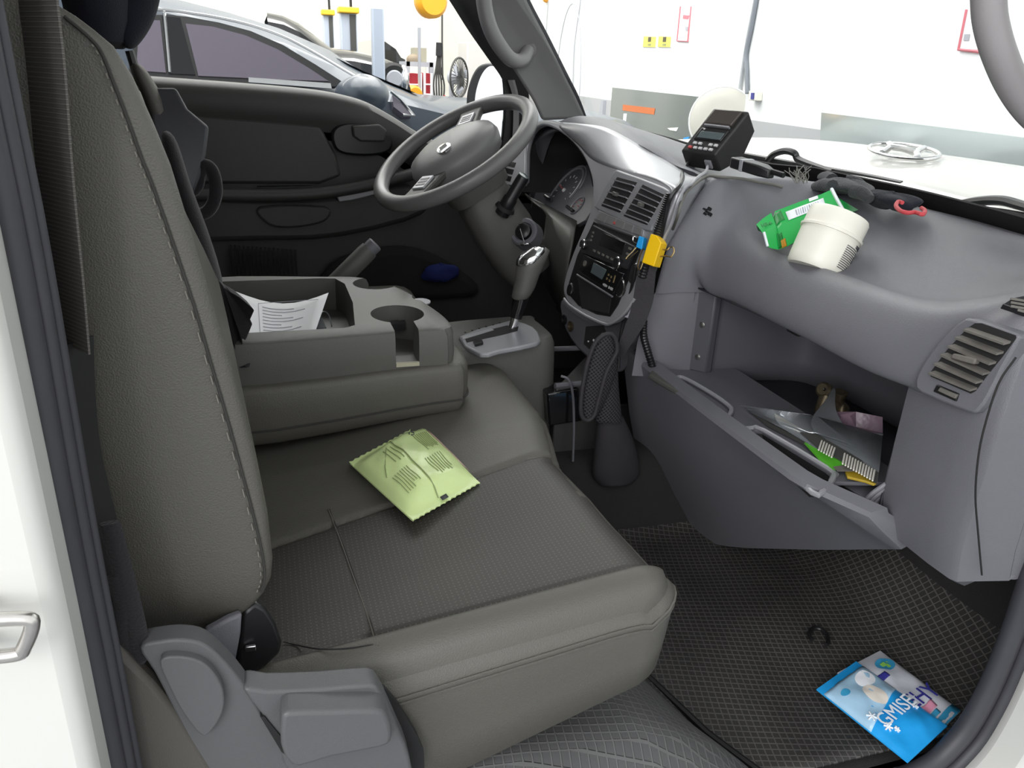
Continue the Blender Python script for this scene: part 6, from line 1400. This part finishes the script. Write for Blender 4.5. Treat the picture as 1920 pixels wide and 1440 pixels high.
# standing fan
sf = thing('standing_fan', at(861, 190, y=5.0), 'grey standing fan with round wire guard near the door mirror', 'fan')
fcn = at(861, 146, y=5.0); fax = V((.75, -.66, 0)); rF = .145
fu_ = V((.66, .75, 0))
gu = MB()
for k in range(16):
    a = math.pi*k/16; gu.tube([fcn+(fu_*math.cos(a)*s+V((0, 0, 1))*math.sin(a)*s)*rF+fax*.03*(1-abs(s)) for s in (-1, -.5, 0, .5, 1)], .003, 4)
gu.tube([fcn+(fu_*math.cos(a)+V((0, 0, 1))*math.sin(a))*rF for a in [2*math.pi*k/32 for k in range(32)]], .008, 8, closed=True)
gu.build('guard', M['panel_dark'], sf)
bl3 = MB()
for k in range(3):
    a = 2*math.pi*k/3; d = fu_*math.cos(a)+V((0, 0, 1))*math.sin(a); e = fu_*math.cos(a+.9)+V((0, 0, 1))*math.sin(a+.9)
    bl3.prism([fcn+d*.03, fcn+d*rF*.85, fcn+(d+e).normalized()*rF*.9, fcn+e*rF*.6+fax*.02], fax*.006)
bl3.build('blade', M['print'], sf)
MB().lathe([(.001, -.09), (.05, -.08), (.05, 0), (.001, .02)], fcn, fax, 16).build('motor', M['print'], sf)
MB().tube([fcn+V((-.05, .05, 0)), V((fcn.x-.05, fcn.y+.05, GZ))], .02, 10).build('stand', M['print'], sf)
a = at(876, 78, y=7); b = at(915, 78, y=7); lo_ = at(880, 165, y=7).z
tag(MB().bx((a.x, 7, GZ), (b.x, 7.4, a.z)).build('cabinet', mat('cab_beige', (.62, .60, .57), .6), bevel=.01), 'pale grey cabinet standing behind the round fan', 'cabinet')
def olamp(px, py, r, y, lab):
    c = at(px, py, y=y); t = thing('cable_reel', c, lab, 'reel')
    MB().lathe([(.001, -.05), (r*.8, -.05), (r, -.02), (r, .05), (r*.8, .08), (.001, .08)], c, (.2, -1, 0), 24).build('drum', mat('reel_orange', (.92, .42, .02), .4), t)
    MB().tube([c+V((.06, 0, r*.2)), c+V((.06, 0, r+.4))], .012, 6).build('hanger', M['print'], t)
olamp(806, 2, .125, 5.2, 'orange hose reel hanging at the top of the picture beyond the grey car')
olamp(772, 178, .07, 4.9, 'small orange reel in front of the red trolley')
tl = thing('hanging_tools', at(823, 140, y=6), 'bundle of dark cables and an air gun hanging beside the red trolley', 'tools')
cbm = MB()
for k in range(5): cbm.tube([at(823+k, 85, y=6), at(818+2*k, 125, y=6), at(813+5*k, 160, y=6), at(818+3*k, 200, y=6)], .008, 6, sm=4)
cbm.build('cables', M['panel_dark'], tl); MB().tube([at(824, 80, y=6), at(823, 105, y=6)], .03, 8).build('air_gun', M['black'], tl)
MB().tube([at(829, -30, y=6), at(829, 80, y=6), at(830, 150, y=6)], .008, 6).build('hose', M['panel_dark'], tl)
for k, (px, py, lab) in enumerate(((833, 195, 'leftmost red canister low on the floor left of the round fan'), (846, 198, 'right red canister low on the floor left of the round fan'))):
    a = at(px, py, y=5.6); t = thing('extinguisher', (a.x, 5.6, a.z-.3), lab, 'extinguisher', 'red canisters'); MB().lathe([(.024, -.3), (.024, .0), (.016, .03), (.009, .04), (.009, .07), (.001, .07)], a, (0, 0, 1), 14).build('canister', mat('ext_red', (.60, .04, .03), .4), t)
bb_ = at(837, 198, y=5.6); bh = bb_.z-.30; bn = thing('low_bench', (bb_.x, 5.6, GZ), 'low white bench carrying the red canisters', 'bench')
MB().bx((bb_.x-.14, 5.5, bh-.04), (bb_.x+.14, 5.75, bh)).build('bench_top', m_post, bn)
for sx in (-.12, .12): MB().bx((bb_.x+sx-.015, 5.52, GZ), (bb_.x+sx+.015, 5.72, bh-.04)).build('leg', m_post, bn)
# ceiling tube lamps of the workshop (seen mirrored in the grey car)
m_tube = mat('tube_light', (1, 1, 1), .5, emit=(1, 1, .98), es=7)
for i, (x, y) in enumerate(((-.2, 1.7), (.9, 1.7), (-.2, 3.6), (.9, 3.6), (2.0, 2.6))):
    t = thing('tube_lamp', (x, y, 3.45), 'white workshop tube lamp hung from the ceiling', 'lamp', 'workshop tube lamps')
    MB().bx((x-.02, y-.6, 3.4), (x+.06, y+.6, 3.46)).build('housing', m_post, t); MB().bx((x-.015, y-.58, 3.375), (x+.055, y+.58, 3.4)).build('tube', m_tube, t)
